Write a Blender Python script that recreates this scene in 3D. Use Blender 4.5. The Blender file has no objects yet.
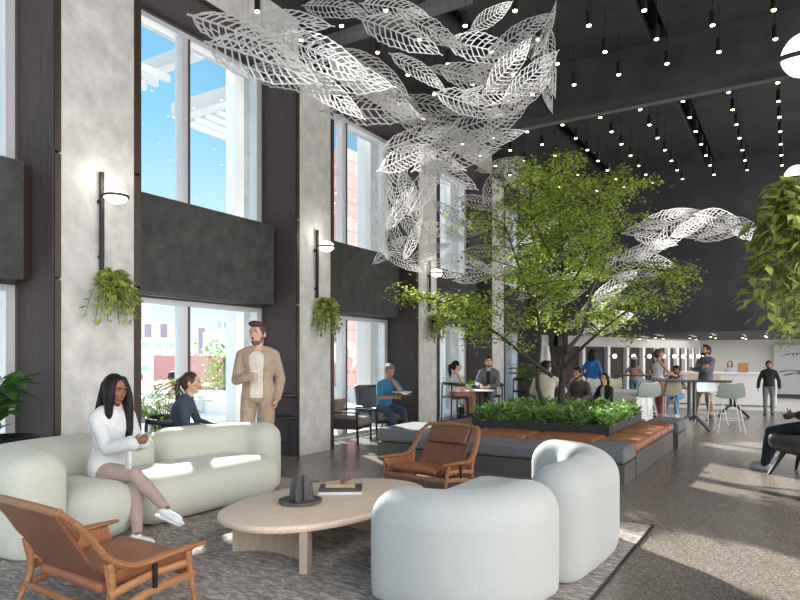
import bpy, bmesh, math, random
from mathutils import Vector, Matrix, Euler
random.seed(7)
S = bpy.context.scene
COL = S.collection
V = Vector
# ------------------------------------------------------------------ camera
FPX = 635.0
YAW = math.atan(392 / FPX)
EYE = 1.5
cam_d = bpy.data.cameras.new('camera')
cam = bpy.data.objects.new('camera', cam_d)
COL.objects.link(cam)
cam.location = (0, 0, EYE)
cam.rotation_euler = (math.pi / 2, 0, YAW)
cam_d.sensor_width = 36
cam_d.lens = FPX / 800 * 36
cam_d.shift_y = 58 / 800
cam_d.clip_end = 500
S.camera = cam
# ------------------------------------------------------------------ sky, sun, exposure
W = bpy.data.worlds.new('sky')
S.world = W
W.use_nodes = True
nt = W.node_tree
nt.nodes.clear()
wo = nt.nodes.new('ShaderNodeOutputWorld')
bgn = nt.nodes.new('ShaderNodeBackground')
tc = nt.nodes.new('ShaderNodeTexCoord')
sep = nt.nodes.new('ShaderNodeSeparateXYZ')
nt.links.new(tc.outputs['Generated'], sep.inputs[0])
up = nt.nodes.new('ShaderNodeValToRGB')
up.color_ramp.elements[0].position = 0.0
up.color_ramp.elements[0].color = (0.80, 0.90, 0.98, 1)
up.color_ramp.elements[1].position = 0.62
up.color_ramp.elements[1].color = (0.10, 0.36, 0.68, 1)
e = up.color_ramp.elements.new(0.16); e.color = (0.62, 0.84, 0.97, 1)
e = up.color_ramp.elements.new(0.34); e.color = (0.27, 0.60, 0.86, 1)
nt.links.new(sep.outputs['Z'], up.inputs[0])
# unseen bright haze added in the eastern sky to light the hall
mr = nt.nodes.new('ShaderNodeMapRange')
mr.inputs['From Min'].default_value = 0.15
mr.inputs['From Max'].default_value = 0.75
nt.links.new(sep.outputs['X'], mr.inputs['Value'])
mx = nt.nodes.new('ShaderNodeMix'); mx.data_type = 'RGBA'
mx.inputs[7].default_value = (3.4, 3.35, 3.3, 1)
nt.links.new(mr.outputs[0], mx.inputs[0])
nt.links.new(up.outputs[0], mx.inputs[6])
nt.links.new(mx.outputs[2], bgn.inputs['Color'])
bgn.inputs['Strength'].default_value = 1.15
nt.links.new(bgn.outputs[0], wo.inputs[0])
SUN_TRAVEL = V((0.80, -0.58, -0.52)).normalized()
sd = bpy.data.lights.new('sun', 'SUN'); sd.energy = 14.0; sd.angle = math.radians(0.9); sd.color = (1.0, 0.95, 0.88)
so = bpy.data.objects.new('sun', sd); COL.objects.link(so)
so.rotation_euler = SUN_TRAVEL.to_track_quat('-Z', 'Y').to_euler()
S.view_settings.view_transform = 'Standard'
S.view_settings.look = 'None'
S.view_settings.gamma = 1
S.view_settings.exposure = 0.2
S.view_settings.use_curve_mapping = False

# ------------------------------------------------------------------ materials
MATS = {}
def mat(name, col, rough=0.6, metal=0.0, var=0.0, scale=6.0, stretch=(1, 1, 1), bump=0.0, bscale=40.0, emit=None, estr=0.0, spec=0.5, sheen=0.0, col2=None, detail=5.0, coat=0.0, sub=0.0, island=0.0):
    if name in MATS: return MATS[name]
    m = bpy.data.materials.new(name); m.use_nodes = True
    n = m.node_tree.nodes; l = m.node_tree.links
    b = n['Principled BSDF']
    b.inputs['Base Color'].default_value = (*col, 1)
    b.inputs['Roughness'].default_value = rough
    b.inputs['Metallic'].default_value = metal
    b.inputs['Specular IOR Level'].default_value = spec
    if sheen: b.inputs['Sheen Weight'].default_value = sheen
    if coat: b.inputs['Coat Weight'].default_value = coat
    if emit:
        b.inputs['Emission Color'].default_value = (*emit, 1); b.inputs['Emission Strength'].default_value = estr
    t = n.new('ShaderNodeTexCoord'); mp = n.new('ShaderNodeMapping'); mp.inputs['Scale'].default_value = stretch
    l.new(t.outputs['Object'], mp.inputs[0])
    if var or col2:
        no = n.new('ShaderNodeTexNoise'); no.inputs['Scale'].default_value = scale; no.inputs['Detail'].default_value = detail
        no.inputs['Roughness'].default_value = 0.62
        l.new(mp.outputs[0], no.inputs['Vector'])
        cr = n.new('ShaderNodeValToRGB')
        cr.color_ramp.elements[0].position = 0.33; cr.color_ramp.elements[1].position = 0.67
        a = col2 if col2 else tuple(c * (1 - var) for c in col)
        c2 = col if col2 else tuple(min(1, c * (1 + var)) for c in col)
        cr.color_ramp.elements[0].color = (*a, 1); cr.color_ramp.elements[1].color = (*c2, 1)
        l.new(no.outputs['Fac'], cr.inputs[0]); l.new(cr.outputs[0], b.inputs['Base Color'])
    if island:
        g = n.new('ShaderNodeNewGeometry'); cr = n.new('ShaderNodeValToRGB')
        cr.color_ramp.elements[0].color = (*[c * (1 - island) for c in col], 1)
        cr.color_ramp.elements[1].color = (*[min(1, c * (1 + island)) for c in col], 1)
        l.new(g.outputs['Random Per Island'], cr.inputs[0]); l.new(cr.outputs[0], b.inputs['Base Color'])
        if sub:
            tr = n.new('ShaderNodeBsdfTranslucent'); ms = n.new('ShaderNodeMixShader'); ms.inputs[0].default_value = sub
            l.new(cr.outputs[0], tr.inputs[0]); l.new(b.outputs[0], ms.inputs[1]); l.new(tr.outputs[0], ms.inputs[2])
            l.new(ms.outputs[0], n['Material Output'].inputs[0])
    if bump:
        nb = n.new('ShaderNodeTexNoise'); nb.inputs['Scale'].default_value = bscale; nb.inputs['Detail'].default_value = 3
        l.new(mp.outputs[0], nb.inputs['Vector'])
        bp = n.new('ShaderNodeBump'); bp.inputs['Strength'].default_value = bump; bp.inputs['Distance'].default_value = 0.01
        l.new(nb.outputs['Fac'], bp.inputs['Height']); l.new(bp.outputs[0], b.inputs['Normal'])
    MATS[name] = m
    return m
plaster = mat('plaster', (0.60, 0.585, 0.56), 0.8, col2=(0.42, 0.41, 0.395), scale=4.5, detail=9, stretch=(1, 1, .8), bump=.15, bscale=25)
spandrel_m = mat('dark_concrete', (0.052, 0.054, 0.050), 0.7, col2=(0.022, 0.023, 0.023), scale=5, detail=9, bump=.1)
ceil_m = mat('ceiling_concrete', (0.044, 0.045, 0.047), 0.75, col2=(0.022, 0.023, 0.025), scale=1.8, detail=8)
beam_m = mat('rib_grey_beam_light', (0.15, 0.15, 0.155), 0.6)  # grey of the ceiling rib; also stands for light on the beam's underside
wall_dark = mat('dark_wall_plaster', (0.042, 0.045, 0.051), 0.7, col2=(0.020, 0.022, 0.026), scale=1.3, detail=8)
darkwood = mat('dark_stained_wood', (0.080, 0.062, 0.062), 0.75, spec=.25, col2=(0.045, 0.037, 0.040), scale=10, stretch=(6, 6, .35), detail=4)
trim_m = mat('bronze_trim', (0.045, 0.028, 0.020), 0.45, metal=.3)
frame_m = mat('window_frame_paint', (0.62, 0.63, 0.66), 0.35, metal=.2)
frame_dark = mat('window_gasket', (0.08, 0.07, 0.065), 0.5)
white_m = mat('white_paint', (0.82, 0.82, 0.82), 0.5)
black_m = mat('black_metal', (0.018, 0.018, 0.020), 0.4, metal=.4)
gold_lamp = mat('warm_lamp_glow', (1, .8, .5), .4, emit=(1.0, .72, .38), estr=12)
globe_m = mat('opal_globe', (1, .97, .9), .3, emit=(1.0, .93, .82), estr=3.0)
globe_m2 = mat('opal_globe_small', (1, .97, .9), .3, emit=(1.0, .93, .82), estr=1.8)
sofa_m = mat('sage_boucle', (0.53, 0.535, 0.46), 0.95, var=.05, scale=60, bump=.25, bscale=160, sheen=.25)
sofa_w = mat('cream_boucle', (0.47, 0.475, 0.455), 0.95, var=.04, scale=60, bump=.22, bscale=160, sheen=.25)
leather = mat('tan_leather', (0.33, 0.125, 0.052), 0.42, var=.16, scale=5, bump=.1, bscale=60)
leather_d = mat('brown_leather', (0.20, 0.082, 0.045), 0.5, var=.18, scale=7, bump=.1, bscale=60)
wood_m = mat('teak', (0.40, 0.19, 0.085), 0.42, col2=(0.27, 0.115, 0.048), scale=9, stretch=(5, 1, 5), detail=4)
ash = mat('pale_ash_wood', (0.82, 0.65, 0.50), 0.5, col2=(0.70, 0.53, 0.39), scale=7, stretch=(7, .7, 7), detail=5)
ash_v = mat('pale_ash_panel', (0.50, 0.40, 0.31), 0.55, col2=(0.40, 0.31, 0.235), scale=7, stretch=(8, 8, .7), detail=5)
slate = mat('slate_grey', (0.095, 0.088, 0.085), 0.55, var=.25, scale=20)
greyfab = mat('grey_upholstery', (0.165, 0.170, 0.180), 0.95, var=.14, scale=30, bump=.2, bscale=150)
taupe = mat('taupe_laminate', (0.105, 0.098, 0.088), 0.6, var=.08, scale=10, stretch=(1, 1, 8))
planter_m = mat('charcoal_planter', (0.040, 0.038, 0.040), 0.6, var=.2, scale=12)
bark = mat('dark_bark', (0.055, 0.042, 0.032), 0.9, var=.35, scale=14, stretch=(3, 3, .6), bump=.5, bscale=30)
leafg = mat('bright_green_leaf', (0.36, 0.46, 0.085), 0.5, island=.55, sub=.45)
leafg2 = mat('ground_cover_leaf', (0.25, 0.43, 0.13), 0.5, island=.5, sub=.3)
leafo = mat('olive_green_leaf', (0.40, 0.46, 0.12), 0.5, island=.45, sub=.3)
leafd = mat('deep_green_leaf', (0.06, 0.17, 0.03), 0.4, island=.45, sub=.22)
leafp = mat('palm_green_leaf', (0.20, 0.34, 0.05), 0.5, island=.35, sub=.35)
stem_m = mat('plant_stem', (0.10, 0.13, 0.04), 0.7)
steel = mat('cut_steel_leaf', (0.72, 0.70, 0.68), 0.40, metal=.6, var=.05, scale=3)
pink = mat('pink_brick', (0.62, 0.30, 0.27), 0.8)
pave = mat('terrace_paving', (0.72, 0.71, 0.70), 0.7, var=.06, scale=4)

def floor_material():
    m = bpy.data.materials.new('terrazzo'); m.use_nodes = True
    n = m.node_tree.nodes; l = m.node_tree.links; b = n['Principled BSDF']
    t = n.new('ShaderNodeTexCoord')
    v = n.new('ShaderNodeTexVoronoi'); v.inputs['Scale'].default_value = 85
    l.new(t.outputs['Object'], v.inputs['Vector'])
    wn = n.new('ShaderNodeTexWhiteNoise'); wn.noise_dimensions = '3D'
    l.new(v.outputs['Position'], wn.inputs['Vector'])
    cr = n.new('ShaderNodeValToRGB'); cr.color_ramp.interpolation = 'CONSTANT'
    els = [(0, (.14, .112, .095)), (.15, (.235, .195, .168)), (.6, (.285, .242, .21)), (.82, (.20, .165, .14)), (.95, (.42, .38, .34))]
    cr.color_ramp.elements[0].color = (*els[0][1], 1)
    cr.color_ramp.elements[1].position = els[1][0]; cr.color_ramp.elements[1].color = (*els[1][1], 1)
    for p, c in els[2:]:
        q = cr.color_ramp.elements.new(p); q.color = (*c, 1)
    l.new(wn.outputs['Value'], cr.inputs[0])
    no = n.new('ShaderNodeTexNoise'); no.inputs['Scale'].default_value = .8; no.inputs['Detail'].default_value = 6
    l.new(t.outputs['Object'], no.inputs['Vector'])
    mp = n.new('ShaderNodeMapRange'); mp.inputs['To Min'].default_value = .72; mp.inputs['To Max'].default_value = 1.0
    l.new(no.outputs['Fac'], mp.inputs['Value'])
    mm = n.new('ShaderNodeVectorMath'); mm.operation = 'SCALE'
    l.new(cr.outputs[0], mm.inputs[0]); l.new(mp.outputs[0], mm.inputs['Scale'])
    l.new(mm.outputs[0], b.inputs['Base Color'])
    b.inputs['Roughness'].default_value = 0.27
    b.inputs['Specular IOR Level'].default_value = 0.55
    return m
def rug_material():
    m = bpy.data.materials.new('mottled_rug'); m.use_nodes = True
    n = m.node_tree.nodes; l = m.node_tree.links; b = n['Principled BSDF']
    t = n.new('ShaderNodeTexCoord'); mp = n.new('ShaderNodeMapping'); mp.inputs['Scale'].default_value = (1.2, 3.0, 1); mp.inputs['Rotation'].default_value = (0, 0, .35)
    l.new(t.outputs['Object'], mp.inputs[0])
    no = n.new('ShaderNodeTexNoise'); no.inputs['Scale'].default_value = 9; no.inputs['Detail'].default_value = 10; no.inputs['Roughness'].default_value = .76; no.inputs['Distortion'].default_value = .6
    l.new(mp.outputs[0], no.inputs['Vector'])
    cr = n.new('ShaderNodeValToRGB')
    cr.color_ramp.elements[0].position = .32; cr.color_ramp.elements[0].color = (.11, .095, .085, 1)
    cr.color_ramp.elements[1].position = .68; cr.color_ramp.elements[1].color = (.78, .73, .68, 1)
    q = cr.color_ramp.elements.new(.47); q.color = (.29, .25, .225, 1)
    q = cr.color_ramp.elements.new(.56); q.color = (.48, .43, .39, 1)
    l.new(no.outputs['Fac'], cr.inputs[0]); l.new(cr.outputs[0], b.inputs['Base Color'])
    b.inputs['Roughness'].default_value = .95
    bp = n.new('ShaderNodeBump'); bp.inputs['Strength'].default_value = .6; bp.inputs['Distance'].default_value = .02
    l.new(no.outputs['Fac'], bp.inputs['Height']); l.new(bp.outputs[0], b.inputs['Normal'])
    return m
def glass_material():
    m = bpy.data.materials.new('window_glass'); m.use_nodes = True
    n = m.node_tree.nodes; l = m.node_tree.links; n.remove(n['Principled BSDF'])
    tr = n.new('ShaderNodeBsdfTransparent'); tr.inputs[0].default_value = (.96, .98, .98, 1)
    gl = n.new('ShaderNodeBsdfGlossy'); gl.inputs['Roughness'].default_value = .03
    fr = n.new('ShaderNodeLayerWeight'); fr.inputs[0].default_value = .25
    mx = n.new('ShaderNodeMixShader'); pw = n.new('ShaderNodeMath'); pw.operation = 'MULTIPLY'; pw.inputs[1].default_value = .35; l.new(fr.outputs['Fresnel'], pw.inputs[0]); l.new(pw.outputs[0], mx.inputs[0]); l.new(tr.outputs[0], mx.inputs[1]); l.new(gl.outputs[0], mx.inputs[2])
    l.new(mx.outputs[0], n['Material Output'].inputs[0])
    return m
glass = glass_material()
def facade(name, wall, win, sx, sy, mort=.25):
    m = bpy.data.materials.new(name); m.use_nodes = True
    n = m.node_tree.nodes; l = m.node_tree.links; b = n['Principled BSDF']
    t = n.new('ShaderNodeTexCoord'); s = n.new('ShaderNodeSeparateXYZ'); l.new(t.outputs['Object'], s.inputs[0])
    ad = n.new('ShaderNodeMath'); ad.operation = 'ADD'; l.new(s.outputs[0], ad.inputs[0]); l.new(s.outputs[1], ad.inputs[1])
    c = n.new('ShaderNodeCombineXYZ'); l.new(ad.outputs[0], c.inputs[0]); l.new(s.outputs[2], c.inputs[1])
    br = n.new('ShaderNodeTexBrick'); br.offset = 0; br.inputs['Scale'].default_value = 1
    br.inputs['Brick Width'].default_value = sx; br.inputs['Row Height'].default_value = sy; br.inputs['Mortar Size'].default_value = mort
    br.inputs['Color1'].default_value = (*win, 1); br.inputs['Color2'].default_value = (*[min(1, q * 1.5) for q in win], 1); br.inputs['Mortar'].default_value = (*wall, 1)
    l.new(c.outputs[0], br.inputs['Vector']); l.new(br.outputs[0], b.inputs['Base Color'])
    b.inputs['Roughness'].default_value = .7
    return m

# ------------------------------------------------------------------ mesh builder
class MB:
    def __init__(s): s.v = []; s.f = []; s.m = []; s.cur = 0
    def add(s, vs, fs, M=None):
        o = len(s.v)
        if M is not None: vs = [M @ V(v) for v in vs]
        s.v += [tuple(v) for v in vs]; s.f += [tuple(i + o for i in f) for f in fs]; s.m += [s.cur] * len(fs)
        return s
    def box(s, x0, x1, y0, y1, z0, z1, M=None):
        vs = [(x0, y0, z0), (x1, y0, z0), (x1, y1, z0), (x0, y1, z0), (x0, y0, z1), (x1, y0, z1), (x1, y1, z1), (x0, y1, z1)]
        return s.add(vs, [(3, 2, 1, 0), (4, 5, 6, 7), (0, 1, 5, 4), (1, 2, 6, 5), (2, 3, 7, 6), (3, 0, 4, 7)], M)
    def bar(s, p, q, w, h, upv=(0, 0, 1), w2=None, h2=None):
        p = V(p); q = V(q); d = (q - p).normalized(); u = V(upv)
        a = d.cross(u)
        if a.length < 1e-4: a = d.cross(V((0, 1, 0)))
        a.normalize(); c = a.cross(d)
        w2 = w2 or w; h2 = h2 or h
        vs = [p + a * (i * w / 2) + c * (j * h / 2) for i, j in ((-1, -1), (1, -1), (1, 1), (-1, 1))] + [q + a * (i * w2 / 2) + c * (j * h2 / 2) for i, j in ((-1, -1), (1, -1), (1, 1), (-1, 1))]
        return s.add(vs, [(0, 1, 2, 3), (7, 6, 5, 4), (0, 4, 5, 1), (1, 5, 6, 2), (2, 6, 7, 3), (3, 7, 4, 0)])
    def rings(s, rs, cap=True, closed=False):
        n = len(rs[0]); vs = [p for r in rs for p in r]; fs = []
        k = len(rs)
        for i in range(k if closed else k - 1):
            for j in range(n):
                a = i * n + j; b = i * n + (j + 1) % n; c = ((i + 1) % k) * n + (j + 1) % n; d = ((i + 1) % k) * n + j
                fs.append((a, b, c, d))
        if cap and not closed: fs.append(tuple(range(n))[::-1]); fs.append(tuple((k - 1) * n + j for j in range(n)))
        return s.add(vs, fs)
    def path(s, pts, rad, n=8, flat=1.0, upv=(0, 0, 1)):
        pts = [V(p) for p in pts]; rs = []
        if not hasattr(rad, '__len__'): rad = [rad] * len(pts)
        prev = None
        for i, p in enumerate(pts):
            d = (pts[min(i + 1, len(pts) - 1)] - pts[max(i - 1, 0)]).normalized()
            a = d.cross(V(upv)) if prev is None else prev - d * prev.dot(d)
            if a.length < 1e-4: a = d.cross(V((0, 1, .01)))
            a.normalize(); prev = a; c = d.cross(a)
            rs.append([p + a * math.cos(t) * rad[i] + c * math.sin(t) * rad[i] * flat for t in [2 * math.pi * k / n for k in range(n)]])
        return s.rings(rs)
    def cyl(s, p, q, r, r2=None, n=16): return s.path([p, q], [r, r if r2 is None else r2], n)
    def ell(s, c, r, n=10, M=None):
        vs = []; fs = []; m = n; k = n * 2 if n < 12 else n
        vs.append((0, 0, 1))
        for i in range(1, m):
            t = math.pi * i / m
            for j in range(k):
                u = 2 * math.pi * j / k; vs.append((math.sin(t) * math.cos(u), math.sin(t) * math.sin(u), math.cos(t)))
        vs.append((0, 0, -1))
        for j in range(k): fs.append((0, 1 + j, 1 + (j + 1) % k))
        for i in range(m - 2):
            for j in range(k):
                a = 1 + i * k + j; b = 1 + i * k + (j + 1) % k; fs.append((a, a + k, b + k, b))
        L = len(vs) - 1; o = 1 + (m - 2) * k
        for j in range(k): fs.append((L, o + (j + 1) % k, o + j))
        c = V(c); vs = [V((v[0] * r[0], v[1] * r[1], v[2] * r[2])) for v in vs]
        if M is not None: vs = [c + M @ v for v in vs]
        else: vs = [c + v for v in vs]
        return s.add(vs, fs)
    def lathe(s, prof, n=24, M=None, c=(0, 0, 0)):
        rs = [[(c[0] + r * math.cos(2 * math.pi * k / n), c[1] + r * math.sin(2 * math.pi * k / n), c[2] + z) for k in range(n)] for r, z in prof]
        if M is not None: rs = [[M @ V(p) for p in r] for r in rs]
        return s.rings(rs)
    def rbox(s, c, size, r, warp=None, n=10, M=None):
        h = [q / 2 for q in size]; r = min(r, min(h) * .999)
        def ax(hh):
            core = hh - r; ts = []
            k = 5
            ts += [-hh + r * (1 - math.cos(math.pi / 2 * i / k)) for i in range(k)]
            mseg = max(1, n)
            ts += [-core + 2 * core * i / mseg for i in range(mseg + 1)] if core > 1e-5 else [0]
            ts += [hh - r * (1 - math.cos(math.pi / 2 * i / k)) for i in range(k)][::-1]
            return ts
        A = [ax(q) for q in h]; idx = {}; vs = []; fs = []
        def vert(p):
            key = tuple(round(q, 5) for q in p)
            if key in idx: return idx[key]
            inner = V([max(-(h[i] - r), min(h[i] - r, p[i])) for i in range(3)])
            d = V(p) - inner
            q = inner + d.normalized() * r if d.length > 1e-7 else V(p)
            if warp: q = V(warp(q.x, q.y, q.z))
            if M is not None: q = M @ q
            vs.append(q + V(c)); idx[key] = len(vs) - 1
            return idx[key]
        for a in range(3):
            b, e = (a + 1) % 3, (a + 2) % 3
            for sg in (-1, 1):
                for i in range(len(A[b]) - 1):
                    for j in range(len(A[e]) - 1):
                        q = []
                        for (ii, jj) in ((i, j), (i + 1, j), (i + 1, j + 1), (i, j + 1)):
                            p = [0, 0, 0]; p[a] = sg * h[a]; p[b] = A[b][ii]; p[e] = A[e][jj]; q.append(vert(p))
                        q = list(dict.fromkeys(q))
                        if len(q) > 2: fs.append(tuple(q) if sg > 0 else tuple(q[::-1]))
        return s.add(vs, fs)
    def build(s, name, material, parent=None, smooth=True, loc=None, bevel=0, mods=()):
        me = bpy.data.meshes.new(name); me.from_pydata(s.v, [], s.f)
        ml = material if isinstance(material, (list, tuple)) else [material]
        for m in ml: me.materials.append(m)
        if len(ml) > 1: me.polygons.foreach_set('material_index', s.m)
        if smooth:
            me.polygons.foreach_set('use_smooth', [True] * len(me.polygons))
            if smooth != 'all': me.set_sharp_from_angle(angle=math.radians(42))
        me.validate(); me.update()
        o = bpy.data.objects.new(name, me); COL.objects.link(o)
        if parent: o.parent = parent
        if loc: o.location = loc
        if bevel:
            b = o.modifiers.new('bevel', 'BEVEL'); b.width = bevel; b.segments = 2; b.limit_method = 'ANGLE'
        for kind, kw in mods:
            md = o.modifiers.new(kind.lower(), kind)
            for k, v in kw.items(): setattr(md, k, v)
        return o
def tag(o, label=None, cat=None, group=None, kind=None):
    if label: o['label'] = label
    if cat: o['category'] = cat
    if group: o['group'] = group
    if kind: o['kind'] = kind
    return o
def thing(name, label, cat, loc=(0, 0, 0), rz=0, group=None):
    o = bpy.data.objects.new(name, None); COL.objects.link(o); o.location = loc; o.rotation_euler = (0, 0, rz)
    o.empty_display_size = .1
    return tag(o, label, cat, group)
def copy_tree(o, parent=None):
    c = o.copy(); COL.objects.link(c); c.parent = parent
    for ch in list(o.children): copy_tree(ch, c)
    return c
def dup(o, loc, rz=None, label=None, group=None, scale=None):
    c = copy_tree(o); c.location = loc
    if rz is not None: c.rotation_euler = (0, 0, rz)
    if label: c['label'] = label
    if group: c['group'] = group
    if scale: c.scale = (scale,) * 3
    return c
def struct(mb, name, m, bevel=0, label=None, parent=None, smooth=True):
    o = mb.build(name, m, parent, smooth=smooth, bevel=bevel)
    if not parent:
        o['kind'] = 'structure'
        if label: o['label'] = label
    return o
def bez(p0, p1, p2, n=8):
    p0, p1, p2 = V(p0), V(p1), V(p2)
    return [p0 * (1 - t) ** 2 + p1 * 2 * t * (1 - t) + p2 * t * t for t in [i / n for i in range(n + 1)]]
def spline(pts, n=6):
    pts = [V(p) for p in pts]; out = []
    for i in range(len(pts) - 1):
        a = pts[max(i - 1, 0)]; b = pts[i]; c = pts[i + 1]; d = pts[min(i + 2, len(pts) - 1)]
        for k in range(n):
            t = k / n; out.append(.5 * ((2 * b) + (c - a) * t + (2 * a - 5 * b + 4 * c - d) * t * t + (3 * b - a - 3 * c + d) * t ** 3))
    out.append(pts[-1]); return out
# directions of the view, used only to convert measured angles into world positions
FW = V((-math.sin(YAW), math.cos(YAW), 0)); RT = V((math.cos(YAW), math.sin(YAW), 0)); UP = V((0, 0, 1))
def at(px, py, d): return V((0, 0, EYE)) + FW * d + RT * ((px - 400) / FPX * d) + UP * ((358 - py) / FPX * d)

# ================================================================== THE HALL
WX = -6.43
struct(MB().box(-7.2, 6.0, -3, 29, -.2, 0), 'floor', floor_material(), label='polished brown speckled terrazzo floor', smooth=False)
colY = [(3.74, 4.60), (7.47, 8.25), (11.12, 11.9), (14.82, 15.6), (18.42, 19.2)]
colY = [(0.06, .92)] + colY
cn = ['nearest the camera, beside the left edge', 'behind the sage sofa with a sconce', 'behind the standing man', 'beside the man reading', 'behind the tree', 'at the dark end wall']
for i, (a, b) in enumerate(colY):
    struct(MB().box(-7.6, WX, a, b, 0, 6.72), 'column', plaster, label='pale plaster wall column ' + cn[i], smooth=False)
    t = MB()
    for z0, z1 in ((0, 2.30), (2.33, 3.60), (3.63, 6.06)):
        t.box(-7.1, WX + .012, a - .065, a, z0, z1); t.box(-7.1, WX + .012, b, b + .075, z0, z1)
    struct(t, 'trim_%d' % (i + 1), trim_m, smooth=False)
struct(MB().box(-7.6, WX, -3, 19.2, 6.06, 6.72), 'trim_beam', plaster, label='pale plaster beam running over the window bays', smooth=False)
bays = [(.98, 3.68), (4.68, 7.405), (8.33, 11.055), (11.98, 14.755), (15.68, 18.355)]
for i, (a, b) in enumerate(bays):
    struct(MB().box(-7.15, WX - .003, b - .02, b + .0, 0, 6.06), 'wall_jamb_%d' % (i + 1), darkwood, smooth=False)
    struct(MB().box(-7.15, WX - .003, a, a + .02, 0, 6.06), 'wall_jamb_%d' % (i + 11), darkwood, smooth=False)
    struct(MB().box(-7.2, WX - .003, a, b, 6.0, 6.06), 'ceiling_recess_%d' % (i + 1), darkwood, smooth=False)
    struct(MB().box(WX - .06, WX + .014, a, b, 6.04, 6.10), 'trim_head_%d' % (i + 1), trim_m, smooth=False)
    sp = MB().box(-7.2, -6.75, a + .02, b - .14, 2.32, 3.53)
    struct(sp, 'wall_spandrel_%d' % (i + 1), spandrel_m, label='dark mottled concrete band between upper and lower windows', smooth=False)
    struct(MB().box(-7.2, -6.86, b - .14, b - .02, 2.32, 3.53), 'trim_spandrel_%d' % (i + 1), trim_m, smooth=False)
    for lvl, (z0, z1) in enumerate(((0.02, 2.30), (3.50, 5.99))):
        w = thing('window_%d' % (i * 2 + lvl + 1), None, None); w['kind'] = 'structure'
        w['label'] = ('tall lower' if lvl == 0 else 'upper') + ' window of two panes in bay %d' % (i + 1)
        f = MB(); x0, x1 = -7.25, -7.10
        f.box(x0, x1, a + .02, a + .16, z0, z1); f.box(x0, x1, b - .15, b - .02, z0, z1)
        f.box(x0, x1, a + .16, b - .15, z1 - .09, z1); f.box(x0, x1, a + .16, b - .15, z0, z0 + .07)
        f.build('window_frame', frame_m, w, smooth=False, bevel=.006)
        mid = (a + b) / 2 - .17
        MB().box(x0, x1, mid - .05, mid + .08, z0 + .07, z1 - .09).build('mullion', frame_m, w, smooth=False, bevel=.006)
        MB().box(x1 - .01, x1 + .012, mid + .05, mid + .085, z0 + .07, z1 - .09).box(x1 - .01, x1 + .012, b - .05, b - .02, z0, z1).box(x1 - .01, x1 + .012, a + .02, b - .02, z1 - .02, z1 + .01).build('gasket', frame_dark, w, smooth=False)
        MB().box(-7.18, -7.17, a + .16, mid - .05, z0 + .07, z1 - .09).build('pane', glass, w, smooth=False)
        MB().box(-7.18, -7.17, mid + .08, b - .15, z0 + .07, z1 - .09).build('pane', glass, w, smooth=False)
# ceiling: concrete panels between dark slots, cross beams
c = MB()
slots = [-6.43, -4.53, -4.22, -1.98, -1.70, .6, .9, 3.4]
for x0, x1 in ((-6.43, -4.53), (-4.22, -1.98), (-1.70, .62), (.9, 3.3)):
    c.box(x0, x1, -3, 11.05, 6.68, 6.9); c.box(x0, x1, 11.5, 18.4, 6.62, 6.9)
struct(c, 'ceiling', ceil_m, label='dark concrete ceiling panels', smooth=False)
struct(MB().box(-6.43, 3.3, -3, 18.4, 6.91, 7.0), 'ceiling_slot_backing', black_m, smooth=False)
struct(MB().box(-6.43, 3.3, 11.05, 11.42, 5.84, 6.9), 'ceiling_beam_far', ceil_m, label='dark cross beam of the ceiling', smooth=False)
struct(MB().box(-6.43, -3.9, 8.05, 8.3, 6.58, 6.7), 'ceiling_beam_near', beam_m, label='slim grey ceiling rib beside the window wall', smooth=False)
struct(MB().box(-6.43, 3.3, 11.43, 11.62, 5.86, 5.9), 'trim_beam_lit_underside', beam_m, smooth=False)  # lighter colour painted in for the light on the cross beam's underside
# dark end wall above the back room
struct(MB().box(-6.43, 3.3, 18.4, 18.75, 2.2, 7.0), 'wall_end', wall_dark, label='dark plaster end wall hanging over the back room', smooth=False)
struct(MB().box(-7.2, 3.3, 18.75, 28, 2.2, 2.4), 'ceiling_back_room', mat('back_ceiling', (.045, .045, .048), .7), smooth=False)
bw = mat('back_room_wall', (0.60, 0.59, 0.57), .7, var=.04, scale=1)
struct(MB().box(-7.2, 3.3, 27.6, 27.8, 0, 2.2), 'wall_back', bw, label='pale rear wall of the back room', smooth=False)
struct(MB().box(-7.2, 3.3, 27.45, 27.6, 0, .16), 'baseboard_back', slate, smooth=False)
struct(MB().box(-.58, .6, 27.3, 27.58, 0.17, 1.98), 'door_1', mat('grey_door_panel', (.42, .43, .45), .6), label='light grey door panel in the rear wall', smooth=False)
struct(MB().box(-7.2, -7.0, 19.2, 28, 0, 2.2), 'wall_left_back', bw, smooth=False)
struct(MB().box(-3.3, 2.2, 20.6, 27.4, .002, .012), 'floor_back', mat('pale_back_floor', (.62, .61, .60), .3, var=.05), label='pale floor of the back room', smooth=False)
# diagonal wall of dark panels and white fins
A = V((-6.1, 19.6, 0)); B = V((-3.05, 27.4, 0)); L = (B - A).length; D = (B - A).normalized()
M0 = Matrix.Translation(A) @ Matrix.Rotation(math.atan2(D.y, D.x), 4, 'Z')
pw = MB().box(0, L, 0, .2, 1.87, 2.2, M0)
struct(pw, 'wall_panel_header', bw, smooth=False)
fins = []
for k, px in enumerate((546, 581, 606, 625, 641, 655, 666, 675, 683, 690, 696)):
    rr = (px - 400) / FPX; ry = FW + RT * rr
    # where that direction meets the wall line
    den = ry.x * D.y - ry.y * D.x; tt = (A.x * D.y - A.y * D.x) / den; Q = ry * tt
    fins.append((Q - A).dot(D))
prev = 0
for k, u in enumerate(fins):
    struct(MB().box(u - .07, u + .07, -.12, .08, 0, 1.87, M0), 'trim_fin_%d' % (k + 1), white_m, label='white upright fin between dark panels of the back room', smooth=False)
    struct(MB().box(prev + .05, u - .05, .02, .12, 0, 1.87, M0), 'wall_panel_%d' % (k + 1), darkwood, smooth=False)
    prev = u
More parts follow.
